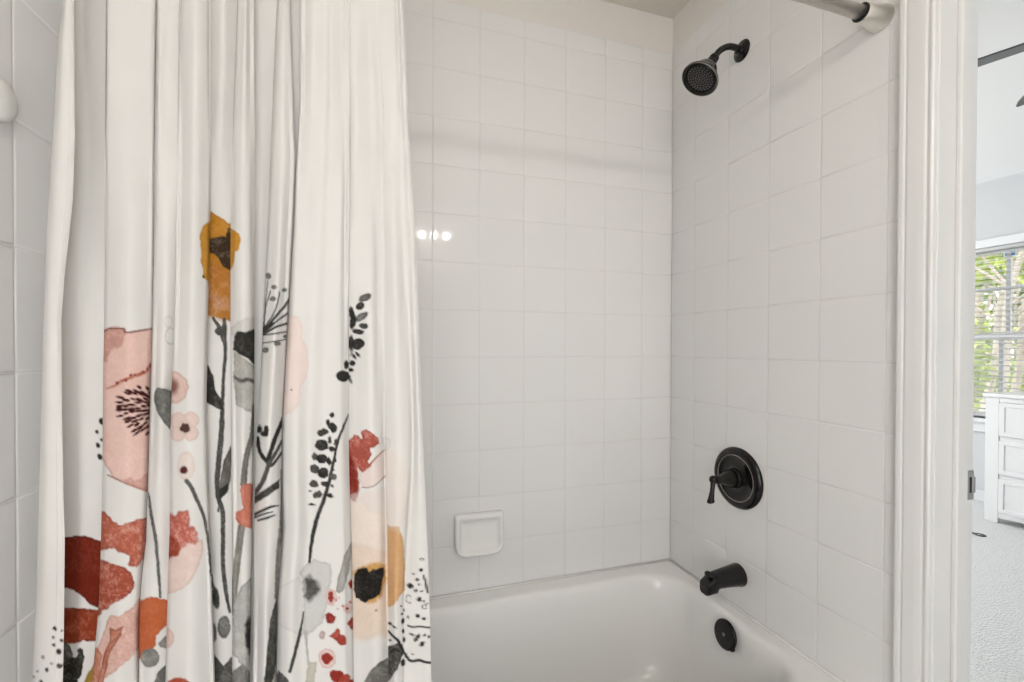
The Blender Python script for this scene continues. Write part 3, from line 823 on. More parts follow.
# --- sixth fold: grey and black flower, coral bud, grey bloom
poly([6], [(228,331),(238,321),(250,317.5),(259,318),(259,332),(228,336)], (214,211,205), .06, .08, 1, soft_=1.2)
poly([6], [(233.7,351),(243,358),(258,369),(258,411),(252,412),(245,410),(236.3,404.8),(233.7,379)], (184,181,174), .18, .22, .9, seed=31)
poly([6], [(233.7,336),(237,331.7),(247,331.7),(251,330),(258,328),(258,366),(254.8,365),(247,358),(238,353),(233.7,350)], (50,48,45), .12, .05, .8, seed=32)
stroke([6], [(234.6,377),(241,381),(247,379.5),(256,382)], [3,4.5,3.6,4], (92,90,85), .25, 1.1, rough=1.1)
stroke([6], [(254.5,406),(252.3,433),(249.5,445),(245.4,463),(243.4,484)], [5,5,5.4,6.2,6.4], (120,118,110), .16, edge=.25)
stroke([6], [(241.5,527),(237,563),(234,596),(233.4,612)], [7.4,7,6.4,5], (142,140,132), .16, edge=.2)
poly([6], [(242.8,484),(250,483),(256,486),(256,528),(251.3,528.5),(244.6,527),(240,524.4),(235.4,519),(235,513),(240,510.3),(242.8,508.5),(241,496),(239.4,491)], (226,131,106), .12, .2, .6, seed=33)
poly([6], [(257,573),(250,578),(240.4,587.7),(235.6,598),(233.4,612),(233,653),(239,662.5),(248.7,670),(252,652),(257,645)], (182,181,176), .18, .2, 1.0, seed=34)
poly([6], [(257,607),(252,612),(246,622),(244,636),(247.5,653),(257,657)], (54,53,50), .15, 0, 1.3, soft_=1.6, seed=35)
poly([6], [(229,673),(232,672),(242.8,663.7),(250,672),(256,676),(256,684),(229,684)], (128,127,122), .2, .2, .7)
# --- umbel fold
for cx, cy, rx, ry in ((268.3,276,2.7,3.3),(274,287,3,2),(284.5,290,2.7,1.9),(272.8,299,3.6,2.6),(265.4,350,3,3.2),(277.4,343.5,3.5,2.6),(285,336.5,2,2.2)):
    ell([8], cx, cy, rx, ry, (126,124,120), mottle=.15, edge=.3)
for pts, w in (([(264,328),(265.5,309),(270.5,291)],1.1),([(264,328),(273.5,314),(278,301),(279.7,292)],1.5),([(264.5,330),(277,315),(284,307),(290,299)],2.6),([(264.5,332),(277,321),(291,311)],2.0),
               ([(264,334),(276,327),(291,322.5)],2.4),([(263.5,335),(276,333.5),(291,331)],1.5),([(263,343),(274,341.5),(289,339)],1.2),([(263,330),(266,300),(268,280)],.9)):
    stroke([8], pts, w, (58,56,53))
poly([8], [(261,329),(268,324),(277,321),(270,328),(262,334)], (58,56,53))
stroke([8], [(284,415),(280,426),(274.5,440),(268.3,459)], [2.4,4,4.4,4.6], INK)
stroke([8], [(282,441),(276,452),(269,464)], [2.8,3.4,4], INK2)
stroke([8], [(282,452),(272.7,464.6),(268,466)], [2.4,3,3.4], INK)
stroke([8], [(257.6,438),(259.5,450.5),(263,457),(268.5,463)], [4,4,4.2,4.6], INK)
stroke([8], [(269,463),(264,478.7),(258,489),(252,496)], [5,4.6,4.6,5], INK2, .12)
for q in ((259.5,429,2.6,4),(264.5,433.5,4,3.2),(266.3,429,2.4,3.4)): ell([8], *q, INK, rough=.9)
poly([8], [(279.8,478.7),(279.3,487.5),(267.5,496),(256,503.5),(250,505),(252,498),(265.7,489)], (62,60,55), .15, .15, .5)
stroke([8], [(279,505.6),(272,506.5),(265.7,509),(252,515.5)], [1,2.4,2.8,3], INK)
stroke([8], [(275,515),(268,517.5),(258,520.5)], [1.2,2.6,2.2], INK)
stroke([8], [(273,511.8),(264,514),(253,518)], [1.2,2,2.4], INK)
stroke([8], [(281.3,470),(282,489),(282,515.6),(280.6,535),(278,553),(276,598)], [2,3,4,4.6,4,3], (132,130,124), .15)
poly([8], [(278,594),(279,640),(275,672),(272,684),(263.6,684),(266.2,662.5),(269.5,624),(273,608)], (72,70,63), .16, .15, .6)
# --- broad right fold
poly([10], [(276,314),(290,315),(299,317.5),(303.6,327),(301.7,338.7),(307.5,348),(309.4,367),(306.4,378.6),(301.7,385.6),(300.5,402),(293.5,411.5),(284,416),(274,417)], (234,215,208), .03, .06, .8, seed=40)
ell([10], 291, 390, .9, .9, INK)
ell([10], 343.2, 376, 7, 5.6, INK); ell([10], 346.5, 364.5, 2.7, 4.4, INK); ell([11], 347.6, 378, 3, 4, INK)
for cx, cy, rx, ry, ro, c in ((365,297.6,6.8,3.6,-25,(104,102,98)),(360,306,4.6,3.6,-30,(58,56,53)),(351.7,313,2.6,6.5,-10,INK),(361.5,316.8,7.6,3.6,-32,(108,106,102)),(353,322,3.2,7.5,10,INK),
                              (363.4,326,4.4,3,10,(66,64,61)),(358,331.6,6,2.8,8,(58,56,53)),(357.5,344,7,5.6,-15,INK),(351.2,343,3,8,0,INK),(354,356.5,3.8,1.5,50,INK2),(357.5,354.5,3.6,1.4,45,INK2),
                              (352.2,363,3.2,3,0,INK),(351,370,2.6,2,0,INK),(350.8,380.5,1.3,3.6,-15,(130,128,124)),(352,352,1.2,4,20,(150,148,144))):
    ell([11], cx, cy, rx, ry, c, rot=ro, mottle=.15, edge=.35, seed=int(cy))
stroke([10], [(349,413),(344.4,424.6),(338,441),(334,459.5),(330,478),(325,496.5),(316.7,519),(312,540),(309,566)], [1,2.6,2.6,2.8,3.4,4,4.4,4,2.6], INK, .1)
for cx, cy, rx, ry, ro, c in ((332,415,2.3,2.6,0,INK),(328.6,423.6,2.2,4.4,-10,INK),(333,427.7,3.8,5.6,-25,INK),(322.8,432.4,6,3.6,-20,INK),(321.8,445,6.6,5.6,0,INK),(329.6,440,1.9,4,0,INK),(335.6,442,1.7,3.2,20,INK),(332,449,3.6,2.8,10,INK),
                              (315,456.5,3,4,0,INK2),(322,458.5,5.2,5,-10,INK),(329,461,2.5,4,-15,INK),(335,460.6,2,2,0,INK),(314.6,469,5,4.4,20,INK2),(323,473,6,5.2,-20,INK),(333.5,477,4,3.2,35,(92,90,86)),(314,484,4.6,4,0,INK2),
                              (325,484,4,3.2,0,INK),(332,485.5,2.6,1,50,INK2),(310,491,1.7,1.3,0,INK),(317.7,494.5,5,3.6,-15,INK2),(330,495.5,3.6,2.2,10,INK),(311.6,504.7,3.6,1.3,0,INK),(333,469,2.5,1,40,INK)):
    ell([10], cx, cy, rx, ry, c, rot=ro, rough=.8, mottle=.12, edge=.1, seed=int(cx+cy))
poly([10], [(270,592),(280,585.7),(295.6,578),(300,575),(306,590),(303,610),(309,634.7),(302.3,637),(284.5,628),(270,622)], (222,220,216), .03, .10, 1, seed=41)
poly([10], [(305,566),(313.4,559),(322.3,561),(331,563.4),(331.7,574.6),(330,590),(328,603.5),(322.3,623.6),(309,634.7),(302.5,634),(304,600),(303,580),(299,572)], (204,203,200), .06, .16, .9, seed=42)
poly([10], [(304.5,579),(310,575.7),(316,580),(320,586),(319.5,592.4),(309,602.4),(304,597)], (78,76,73), .15, 0, 1.4, soft_=2.2, seed=43)
stroke([10], [(303.6,612),(301.6,624),(299,637),(290,671.5)], [1.6,2.2,3.6,3.4], (70,70,66))
stroke([10], [(305.6,632),(307,650),(308.5,664)], [3.4,2,2.4], (176,175,170))
poly([10], [(308.5,662),(317,661.5),(314,684),(305,684)], (192,188,172), .1, .15, .6)
poly([10], [(274,676),(279,671),(285,676),(291,684),(274,684)], (88,87,84), .2, .1, .8)
poly([10], [(353,538),(349.5,570),(343.5,591),(339,593),(335.7,591.5),(337,581),(344.6,554.5)], (166,164,158), .12, .25, .5)
RED, PNK = (160,46,36), (232,196,190)
for cx, cy, rx, ry, hx, hy in ((331,597,3,5.4,6,8.6),(351.5,584,2.6,4,3.4,5),(327,658.5,6,5.4,8.8,10),(347.6,609,1.4,1.8,4.4,5)):
    ell([10], cx, cy, hx, hy, (236,206,200), rough=1, edge=.22)
    ell([10], cx, cy, rx, ry, RED, rough=1.0, mottle=.1)
poly([10], [(324.7,614),(329,612.5),(336,616.5),(334,623),(327,623.5)], RED, .15, .1, .8)
poly([10], [(347,624),(352,617),(357,619),(357,629),(351,629)], RED, .15, .1, .6)
poly([10], [(329,636),(335,630.5),(337.5,627.6),(340.2,630),(340,634.7),(344,635.5),(346.4,639),(345.7,645),(341,646),(337,641)], (182,66,50), .2, .15, .8)
ell([10], 322.3, 635, 3, 4.2, (206,182,178), edge=.3)
for cx, cy, rr in ((336,600,1.2),(339,598,.9),(338,609,.8),(343,606,1.2),(350,602,1.6)): ell([10], cx, cy, rr, rr, (206,120,116))
ell([10], 337, 676, 7, 6.4, RED, rough=1.2, mottle=.15); ell([10], 345, 680, 6, 5.4, (182,66,50), rough=1.2, mottle=.15); ell([10], 352, 684, 4, 5, RED, rough=1)
# --- fold with the rust flower and the black centre
poly([11], [(344,500),(362,499),(372,510),(388,512),(388,640),(378,634.5),(366,640),(354,637),(344,637)], (233,219,208), .05, .05, 1.0, soft_=2.5, seed=50)
poly([11], [(344,540),(388,552),(392,636),(378,634.5),(368,640.5),(344,636)], (231,208,188), .08, .08, 1.0, soft_=3, alpha=.8, seed=51)
poly([11,12], [(383.4,424),(380.3,436),(390.6,439),(391.6,447),(384.5,451),(381,440)], (222,218,214), .04, .10, .6)
poly([11], [(371,461.6),(382.4,450),(392,447),(392,474),(380,482),(372,487),(362,488),(358.8,478),(358,466)], (229,213,206), .05, .08, .7, seed=52)
poly([11], [(344,444),(349,441),(353.7,434.5),(357.8,436),(362,439),(361.6,431.5),(366,429),(378,437),(379,443),(375,447),(370,448),(371,455.4),(368,461.7),(371,465.7),(362,472),(357.8,467.8),(358.8,488),(355.7,501.6),(349.5,499),(344,498)], (190,90,74), .34, .25, 1.1, seed=53, mscale=6)
poly([11], [(344,455),(350,452),(354,464),(358,478),(358.8,488),(355.7,501.6),(349.5,499),(344,498)], (146,44,30), .15, .1, 1.0, soft_=1.4, seed=54)
stroke([11], [(368,467),(373,461),(379,455),(384.5,449.5)], [2.4,1.4,1.0,.8], (168,80,62))
stroke([11], [(362,487.5),(368,487.6),(374,486),(379,482),(385,476)], 1.0, (158,128,118))
poly([11], [(352,572),(359,566.5),(366,566),(372,563.5),(379,562),(386,565),(386.5,578),(382.5,595),(376.5,602),(370,604),(366,602)], (216,160,86), .18, 0, 1.2, soft_=1.5, seed=55)
poly([11], [(353.5,574.6),(358,568.5),(366,566.8),(369,571),(376,569),(384.8,566.8),(383.6,577),(380,594.6),(373.6,599),(364.7,602.4),(355.8,598),(353.2,590)], (34,31,28), .10, 0, .9, seed=56)
ell([11], 376, 610.5, 1.8, .9, (170,140,120), rot=-35)
poly([12], [(382,522),(386.5,524),(392.7,527),(399,526),(403,540),(404.5,554),(405,590),(401,594.6),(393.4,605.8),(388.5,607),(382,603)], (224,172,118), .08, .10, .7, seed=57, mscale=10)
poly([11], [(363,684),(368,674),(373,668),(380,662),(390,657),(390,684)], (112,110,104), .2, .2, .6, seed=58, mscale=3)
poly([12], [(384,660),(388,646),(396,643.5),(402,643.7),(403.5,652.6),(398,668),(388,682),(382,684)], (74,72,68), .2, .2, .7, seed=59, mscale=3)
stroke([12], [(391,652),(395,649),(398,651)], 2.4, INK)
stroke([12,13], [(388.5,631),(393,636),(398,641),(403,650),(407.5,657.5)], [2,2.6,3,2.6,2.6], INK)
for cx, cy, rx, ry, ro in ((390,623.6,2.6,1.4,25),(394,627,2.6,1,35),(404,610,1.1,1.6,0),(402,614,1.2,1,0),(402.8,621,1.9,3,10),(403.4,631,1.4,2.2,0),(404,639.5,1.4,3,0),(403,662.6,2.3,4,15),(390,640,1.6,1.1,0),(401,606,1,1,0)):
    ell([12,13], cx, cy, rx, ry, INK, rot=ro)
for cx, cy, rx, ry, ro in ((421,569.7,2,2.1,0),(413.5,573.5,1.2,.9,0),(417,579.5,2,2,0),(410,585.7,3,2.7,0),(419,584,1.3,1.1,0),(415.7,590,1.3,2,25),(421.3,591,1.4,1,0),(419,599,2.6,2.3,0),(423.5,601,1.3,.9,0),(427,603.5,1.2,.9,0),
                           (417.5,615.4,2.3,1.9,0),(424,618.5,2,1.8,0),(412,634,2.7,1.2,10),(417,637.6,2.2,4.6,35),(424.6,634.7,1.9,1.4,0),(422,643.7,2.2,3.2,50),(429,636.5,1.4,1.2,0),(412.4,653.7,1.1,.8,0),(407.5,617,1,2,0)):
    ell([13], cx, cy, rx, ry, INK, rot=ro, seed=int(cx+cy))
for cx, cy, rx, ry in ((422,559,1.8,1.4),(424.6,606.5,2,2.4),(408.5,599,2.4,4)): ell([13], cx, cy, rx, ry, (110,108,104), ring=.35, soft_=.35)
stroke([13], [(423.6,575),(425.4,582),(427.4,592)], [1.6,2.4,2.2], INK)
stroke([13], [(407.5,625.5),(413,626.6),(420,626),(431,627.6)], 1.9, INK)
stroke([13], [(406.5,657),(411,660.6),(419,659.6),(425,661.5),(433,663)], [2.6,2.8,3,2.8,2.6], INK)

poly([12,13], [(384,446),(398,452),(409,470),(410,520),(400,530),(384,524)], (231,217,207), 0, 0, 1.5, soft_=5, alpha=.6, seed=61)
poly([11], [(346,496),(388,486),(388,512),(370,512),(362,500),(350,506)], (228,210,202), 0, 0, 1.5, soft_=2, alpha=.5, seed=62)

# --- the print goes on below: stems, leaves and washes down to the hem
rs = random.Random(21)
for (lay, x0, x1) in ((0, 33, 60), (1, 66, 96), (2, 96, 136), (3, 141, 164), (4, 170, 210), (5, 217, 231), (6, 234, 250), (8, 255, 272), (10, 282, 350), (11, 357, 386), (12, 389, 403), (13, 407, 430)):
    wdt = x1-x0
    for q in range(max(2, int(wdt/9))):
        cx = x0 + wdt*(q+.5)/max(2, int(wdt/9)) + rs.uniform(-2, 2)
        top, bot = 690+rs.uniform(0, 14), 745+rs.uniform(0, 70)
        c = rs.choice(((72,70,64),(96,95,90),(132,130,124),(188,184,172),(120,112,84)))
        lean = rs.uniform(-5, 5)
        if lay != 0 or q > 0: stroke([lay], [(cx, top), (cx+lean*.4, (top+bot)/2), (cx+lean, bot)], [rs.uniform(2, 4), rs.uniform(2, 5), 1.2], c, .15, edge=.2, seed=q)
        for k in range(3):
            yy = rs.uniform(700, 790)
            ell([lay], cx+rs.uniform(-8, 8), yy, rs.uniform(2.5, min(9, wdt*.3)), rs.uniform(4, 12), rs.choice(((84,83,79),(112,111,106),(160,62,40),(203,110,80),(226,184,171),(168,130,44),(182,181,176))), rot=rs.uniform(-40, 40), mottle=.15, edge=.2, rough=1.0, seed=k+q)
poly([2], [(92,684),(112,684),(124,684),(134,688),(134,704),(118,722),(98,712)], (226,188,174), .15, .15, 1.0, seed=70)
poly([4], [(168,681),(178,677),(190,681),(196,700),(186,718),(168,712)], (190,74,50), .2, .15, .9, seed=71)
poly([10], [(330,686),(350,686),(356,700),(344,714),(330,702)], (168,50,38), .2, .15, .9, seed=72)
poly([1], [(58,680),(78,680),(74,720),(60,730)], (52,50,44), .2, .1, .8, seed=73)

# ---- cloth mesh, the two stitched hems are children
cm = bpy.data.materials.new('printed_curtain_cotton')
cm.use_nodes = True
nt = cm.node_tree
pb = nt.nodes['Principled BSDF']
pb.inputs['Roughness'].default_value = 0.9
pb.inputs['Specular IOR Level'].default_value = 0.15
at = nt.nodes.new('ShaderNodeVertexColor')
at.layer_name = 'print'
nt.links.new(at.outputs['Color'], pb.inputs['Base Color'])
tc = nt.nodes.new('ShaderNodeTexCoord')
mp = nt.nodes.new('ShaderNodeMapping')
mp.inputs['Scale'].default_value = (1.0, 1.0, 0.18)
ns = nt.nodes.new('ShaderNodeTexNoise')
ns.inputs['Scale'].default_value = 55
ns.inputs['Detail'].default_value = 5
bp = nt.nodes.new('ShaderNodeBump')
bp.inputs['Strength'].default_value = 0.25
bp.inputs['Distance'].default_value = 0.003
nt.links.new(tc.outputs['Object'], mp.inputs['Vector'])
nt.links.new(mp.outputs['Vector'], ns.inputs['Vector'])
nt.links.new(ns.outputs['Fac'], bp.inputs['Height'])
nt.links.new(bp.outputs['Normal'], pb.inputs['Normal'])
tl_ = nt.nodes.new('ShaderNodeBsdfTranslucent')
nt.links.new(at.outputs['Color'], tl_.inputs['Color'])
mxs = nt.nodes.new('ShaderNodeMixShader')
mxs.inputs[0].default_value = 0.22
nt.links.new(pb.outputs[0], mxs.inputs[1])
nt.links.new(tl_.outputs[0], mxs.inputs[2])
nt.links.new(mxs.outputs[0], nt.nodes['Material Output'].inputs['Surface'])
M['cloth'] = cm

COLR = np.clip(COLR, 0, 1).reshape(NR, NC, 3)
def cloth_mesh(name, c0, c1, parent=None, lift=None):
    x, y, z = CX[:, c0:c1].copy(), CY[:, c0:c1].copy(), CZ[:, c0:c1]
    if lift is not None: y = y - lift
    n = c1-c0
    co = np.stack([x, y, z], 2).reshape(-1, 3)
    idx = np.arange(NR*n).reshape(NR, n)
    q = np.stack([idx[:-1, :-1], idx[1:, :-1], idx[1:, 1:], idx[:-1, 1:]], 2).reshape(-1, 4)
    me = bpy.data.meshes.new(name)
    me.vertices.add(len(co)); me.vertices.foreach_set('co', co.ravel().astype(np.float32))
    me.loops.add(q.size); me.loops.foreach_set('vertex_index', q.ravel().astype(np.int32))
    me.polygons.add(len(q))
    me.polygons.foreach_set('loop_start', np.arange(0, q.size, 4, dtype=np.int32))
    me.polygons.foreach_set('use_smooth', np.ones(len(q), bool))
    me.update(calc_edges=True); me.validate()
    ca = me.color_attributes.new('print', 'FLOAT_COLOR', 'POINT')
    ca.data.foreach_set('color', np.concatenate([COLR[:, c0:c1].reshape(-1, 3), np.ones((NR*n, 1))], 1).ravel().astype(np.float32))
    me.materials.append(cm)
    o = bpy.data.objects.new(name, me)
    COL.objects.link(o)
    if parent: o.parent = parent
    return o
u400 = U[np.argmin(np.abs(z_rows-1.10))]
hl = int(np.argmax(u400[:40] < eu('E1', 400)-5.5)) if True else 6
hr = NC - int(np.sum((LAY[0] == 13) & (u400 > eu('E14', 400)-8)))
curtain = cloth_mesh('shower_curtain', hl, hr+1)
tag(curtain, 'white cotton shower curtain printed with a watercolour flower border, gathered at the left', 'shower curtain')
def hem_lift(c0, c1):
    n = c1-c0
    t = np.linspace(0, 1, n)[None, :]
    prof = 0.0010*np.clip(np.minimum(t, 1-t)*8, 0.25, 1)
    puck = 0.00022*np.sin(z_rows*2*math.pi/0.017)[:, None]*np.sin(np.pi*t) + 0.00025*np.sin(z_rows*2*math.pi/0.043+1)[:, None]*np.sin(np.pi*t)
    return prof+puck
cloth_mesh('hem', 0, hl+1, curtain, hem_lift(0, hl+1))
cloth_mesh('hem', hr, NC, curtain, hem_lift(hr, NC))
# rings that carry the curtain on the rod (above the picture)
for k in range(12):
    c = int((k+.5)/12*NC)
    x, y = CX[0, c], CY[0, c]
    pts = [(x, ROD_Y+0.021*math.cos(a), ROD_Z-0.004+0.024*math.sin(a)) for a in [2*math.pi*q/20 for q in range(21)]]
    MB().tube(pts, 0.0016, 6).build('curtain_ring', M['nickel'], curtain)

# ------------------------------------------------------------------ bathroom vanity light and added light pane (behind the camera)
vl = thing('vanity_light', (-0.76, -2.05, 2.055), 'four bulb vanity light bar on the wall behind the camera', 'wall light')
MB().box(-1.01, -0.51, -2.05, -2.025, 2.015, 2.095).build('back_plate', M['nickel'], vl, bevel=0.006)
for x in (-0.945, -0.820, -0.697, -0.574):
    MB().lathe([(0, 0.024), (0.035, 0.024), (0.04, 0.018)], (x, -2.03, 2.055), (0, 1, 0), 20).build('socket', M['nickel'], vl, sharp=40)
    MB().sphere((x, -1.955, 2.055), 0.028, 10).build('bulb', M['bulb'], vl)
# frosted light pane added on the wall behind the camera to brighten the bathroom
fill_obj = thing('added_fill_light', (-1.13, -2.05, 0.50), 'frosted light pane added behind the camera', 'window')
fill_obj['kind'] = 'structure'
mb = MB()
for x0, x1, z0, z1 in ((-1.44, -1.40, 0.46, 1.59), (-0.86, -0.82, 0.46, 1.59), (-1.40, -0.86, 0.46, 0.50), (-1.40, -0.86, 1.55, 1.59), (-1.40, -0.86, 1.015, 1.035)):
    mb.box(x0, x1, -2.05, -2.025, z0, z1)
mb.build('fill_frame', M['trim'], fill_obj, bevel=0.003)
MB().box(-1.40, -0.86, -2.05, -2.042, 0.50, 1.55).build('fill_pane', M['fill'], fill_obj)

# ------------------------------------------------------------------ bedroom beyond the door
struct(MB().box(0.0, WX+0.1, -3.0, 2.2, -0.06, 0.0).build('floor', M['carpet']), 'pale grey carpet of the bedroom beyond the door')
struct(MB().box(0.12, WX+0.1, -3.0, 2.2, BEDC, BEDC+0.08).build('ceiling', M['bedceil']), 'white bedroom ceiling beyond the door')
WY0, WY1, WZ0, WZ1 = -0.20, 1.20, 0.66, 2.00
mb = MB()
mb.box(WX, WX+0.1, -3.0, WY0, 0, BEDC); mb.box(WX, WX+0.1, WY1, 2.2, 0, BEDC)
mb.box(WX, WX+0.1, WY0, WY1, 0, WZ0); mb.box(WX, WX+0.1, WY0, WY1, WZ1, BEDC)
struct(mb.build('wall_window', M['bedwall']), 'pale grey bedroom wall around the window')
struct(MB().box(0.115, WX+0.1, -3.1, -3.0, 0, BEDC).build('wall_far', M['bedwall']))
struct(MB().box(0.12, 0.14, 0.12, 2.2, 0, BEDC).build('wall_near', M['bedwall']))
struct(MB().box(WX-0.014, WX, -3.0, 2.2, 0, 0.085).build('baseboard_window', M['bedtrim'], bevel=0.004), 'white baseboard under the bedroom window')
# window: casing, sill, sashes, muntins, glass
win = thing('window_1', (WX, 0.5, WZ0), 'white sash window in the bedroom with blinds in it', 'window')
win['kind'] = 'structure'
mb = MB()
mb.box(WX-0.018, WX+0.002, WY0-0.07, WY1+0.07, WZ1, WZ1+0.066)
mb.box(WX-0.018, WX+0.002, WY0-0.07, WY0, WZ0, WZ1); mb.box(WX-0.018, WX+0.002, WY1, WY1+0.07, WZ0, WZ1)
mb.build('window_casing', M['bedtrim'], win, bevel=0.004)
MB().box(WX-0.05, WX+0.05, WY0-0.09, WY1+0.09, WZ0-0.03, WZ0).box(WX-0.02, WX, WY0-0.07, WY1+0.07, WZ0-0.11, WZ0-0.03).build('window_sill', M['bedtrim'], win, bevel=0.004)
ZM = 1.302
mb = MB()
for (z0, z1, xo) in ((WZ0, ZM+0.02, 0.045), (ZM-0.02, WZ1, 0.065)):
    mb.box(WX+xo, WX+xo+0.03, WY0, WY0+0.045, z0, z1); mb.box(WX+xo, WX+xo+0.03, WY1-0.045, WY1, z0, z1)
    mb.box(WX+xo, WX+xo+0.03, WY0, WY1, z0, z0+0.045); mb.box(WX+xo, WX+xo+0.03, WY0, WY1, z1-0.045, z1)
mb.build('sash_frame', M['frame'], win, bevel=0.003)
mb = MB()
for y in (0.712, 0.255): mb.box(WX+0.07, WX+0.09, y-0.013, y+0.013, ZM, WZ1)
for y in (0.740, 0.270): mb.box(WX+0.05, WX+0.07, y-0.013, y+0.013, WZ0, ZM)
mb.box(WX+0.072, WX+0.088, WY0, WY1, 1.665, 1.69)
mb.build('muntins', M['muntin'], win)
MB().box(WX+0.058, WX+0.061, WY0, WY1, WZ0, ZM).box(WX+0.079, WX+0.082, WY0, WY1, ZM, WZ1).build('window_glass', M['glass'], win)
st = MB().box(WX+0.0765, WX+0.0775, 0.668, 0.745, 1.915, 1.960).build('sticker', M['sticker_white'], win)
MB().box(WX+0.0755, WX+0.0762, 0.680, 0.735, 1.924, 1.952).build('sticker_print', M['sticker'], st)
# blind
bl = thing('window_blind', (WX+0.02, 0.5, WZ1), 'white slatted blind hanging open in the bedroom window', 'blind')
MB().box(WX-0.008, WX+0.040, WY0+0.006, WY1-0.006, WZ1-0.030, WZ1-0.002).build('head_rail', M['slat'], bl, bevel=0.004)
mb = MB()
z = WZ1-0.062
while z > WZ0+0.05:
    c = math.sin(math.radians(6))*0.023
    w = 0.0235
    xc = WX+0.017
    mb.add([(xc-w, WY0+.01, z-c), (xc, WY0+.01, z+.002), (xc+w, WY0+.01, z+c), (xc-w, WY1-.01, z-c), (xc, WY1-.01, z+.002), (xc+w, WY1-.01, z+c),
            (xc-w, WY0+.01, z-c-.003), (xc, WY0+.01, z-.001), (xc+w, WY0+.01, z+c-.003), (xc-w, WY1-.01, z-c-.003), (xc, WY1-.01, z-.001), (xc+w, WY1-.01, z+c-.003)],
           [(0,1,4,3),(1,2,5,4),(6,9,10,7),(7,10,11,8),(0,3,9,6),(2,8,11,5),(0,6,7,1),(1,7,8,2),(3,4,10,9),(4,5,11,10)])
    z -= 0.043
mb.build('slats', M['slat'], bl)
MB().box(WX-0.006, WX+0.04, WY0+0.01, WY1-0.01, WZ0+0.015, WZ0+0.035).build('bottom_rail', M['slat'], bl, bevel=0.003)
mb = MB()
for y in (-0.05, 0.50, 1.05):
    for xo in (-0.007, 0.041): mb.tube([(WX+xo, y, WZ1-0.05), (WX+xo, y, WZ0+0.03)], 0.0012, 6)
mb.build('ladder_cords', M['slat'], bl)

# dresser
DX0, DX1, DY0, DY1 = 3.05, 3.485, -0.55, 0.575
dr = thing('dresser', ((DX0+DX1)/2, (DY0+DY1)/2, 0), 'white dresser with three rows of drawers under the bedroom window', 'dresser')
MB().box(DX0+0.008, DX1, DY0, DY1, 0.075, 0.872).build('carcass', M['furniture'], dr, bevel=0.003)
MB().box(DX0-0.012, DX1+0.005, DY0-0.014, DY1+0.012, 0.870, 0.895).build('dresser_top', M['furniture'], dr, bevel=0.005)
mb = MB()
for y0, y1 in ((DY1-0.072, DY1), (DY0, DY0+0.072)):
    mb.box(DX0, DX0+0.03, y0, y1, 0.0, 0.870)
mb.box(DX0+0.001, DX0+0.03, DY0+0.072, DY1-0.072, 0.838, 0.870)
mb.build('face_frame', M['furniture'], dr, bevel=0.003)
for y0, y1 in ((DY1-0.06, DY1), (DY0, DY0+0.06)):
    MB().box(DX1-0.06, DX1, y0, y1, 0.0, 0.08).build('foot', M['furniture'], dr, bevel=0.003)
# scalloped plinth between the front feet
pl = [(DY1-0.07, 0.0765), (DY1-0.07, 0.030)]
for q in range(13):
    t = q/12
    pl.append((DY1-0.075-(DY1-DY0-0.15)*t, 0.036+0.022*math.sin(math.pi*t)))
pl += [(DY0+0.07, 0.030), (DY0+0.07, 0.0765)]
n = len(pl)
v = [(DX0+0.004, y, z) for y, z in pl] + [(DX0+0.022, y, z) for y, z in pl]
MB().add(v, [tuple(range(n)), tuple(reversed(range(n, 2*n)))] + [(i, n+i, n+(i+1) % n, (i+1) % n) for i in range(n)]).build('plinth', M['furniture'], dr)
for (z0, z1) in ((0.606, 0.834), (0.342, 0.572), (0.078, 0.309)):
    for (y0, y1) in ((0.015, 0.500), (-0.475, 0.005)):
        df = MB()
        df.box(DX0+0.000, DX0+0.02, y0, y1, z0, z1)
        d_ = df.build('drawer', M['furniture'], dr, bevel=0.003)
        fr = MB()
        w = 0.028
        fr.box(DX0-0.006, DX0+0.002, y0, y1, z1-w, z1); fr.box(DX0-0.006, DX0+0.002, y0, y1, z0, z0+w)
        fr.box(DX0-0.006, DX0+0.002, y0, y0+w, z0+w, z1-w); fr.box(DX0-0.006, DX0+0.002, y1-w, y1, z0+w, z1-w)
        fr.build('drawer_moulding', M['furniture'], d_, bevel=0.002)
        MB().lathe([(0, 0.006), (0.012, 0.006), (0.016, 0.013), (0.022, 0.014), (0.026, 0.009)], (DX0, (y0+y1)/2, (z0+z1)/2), (-1, 0, 0), 16).build('knob', M['furniture'], d_, sharp=50)

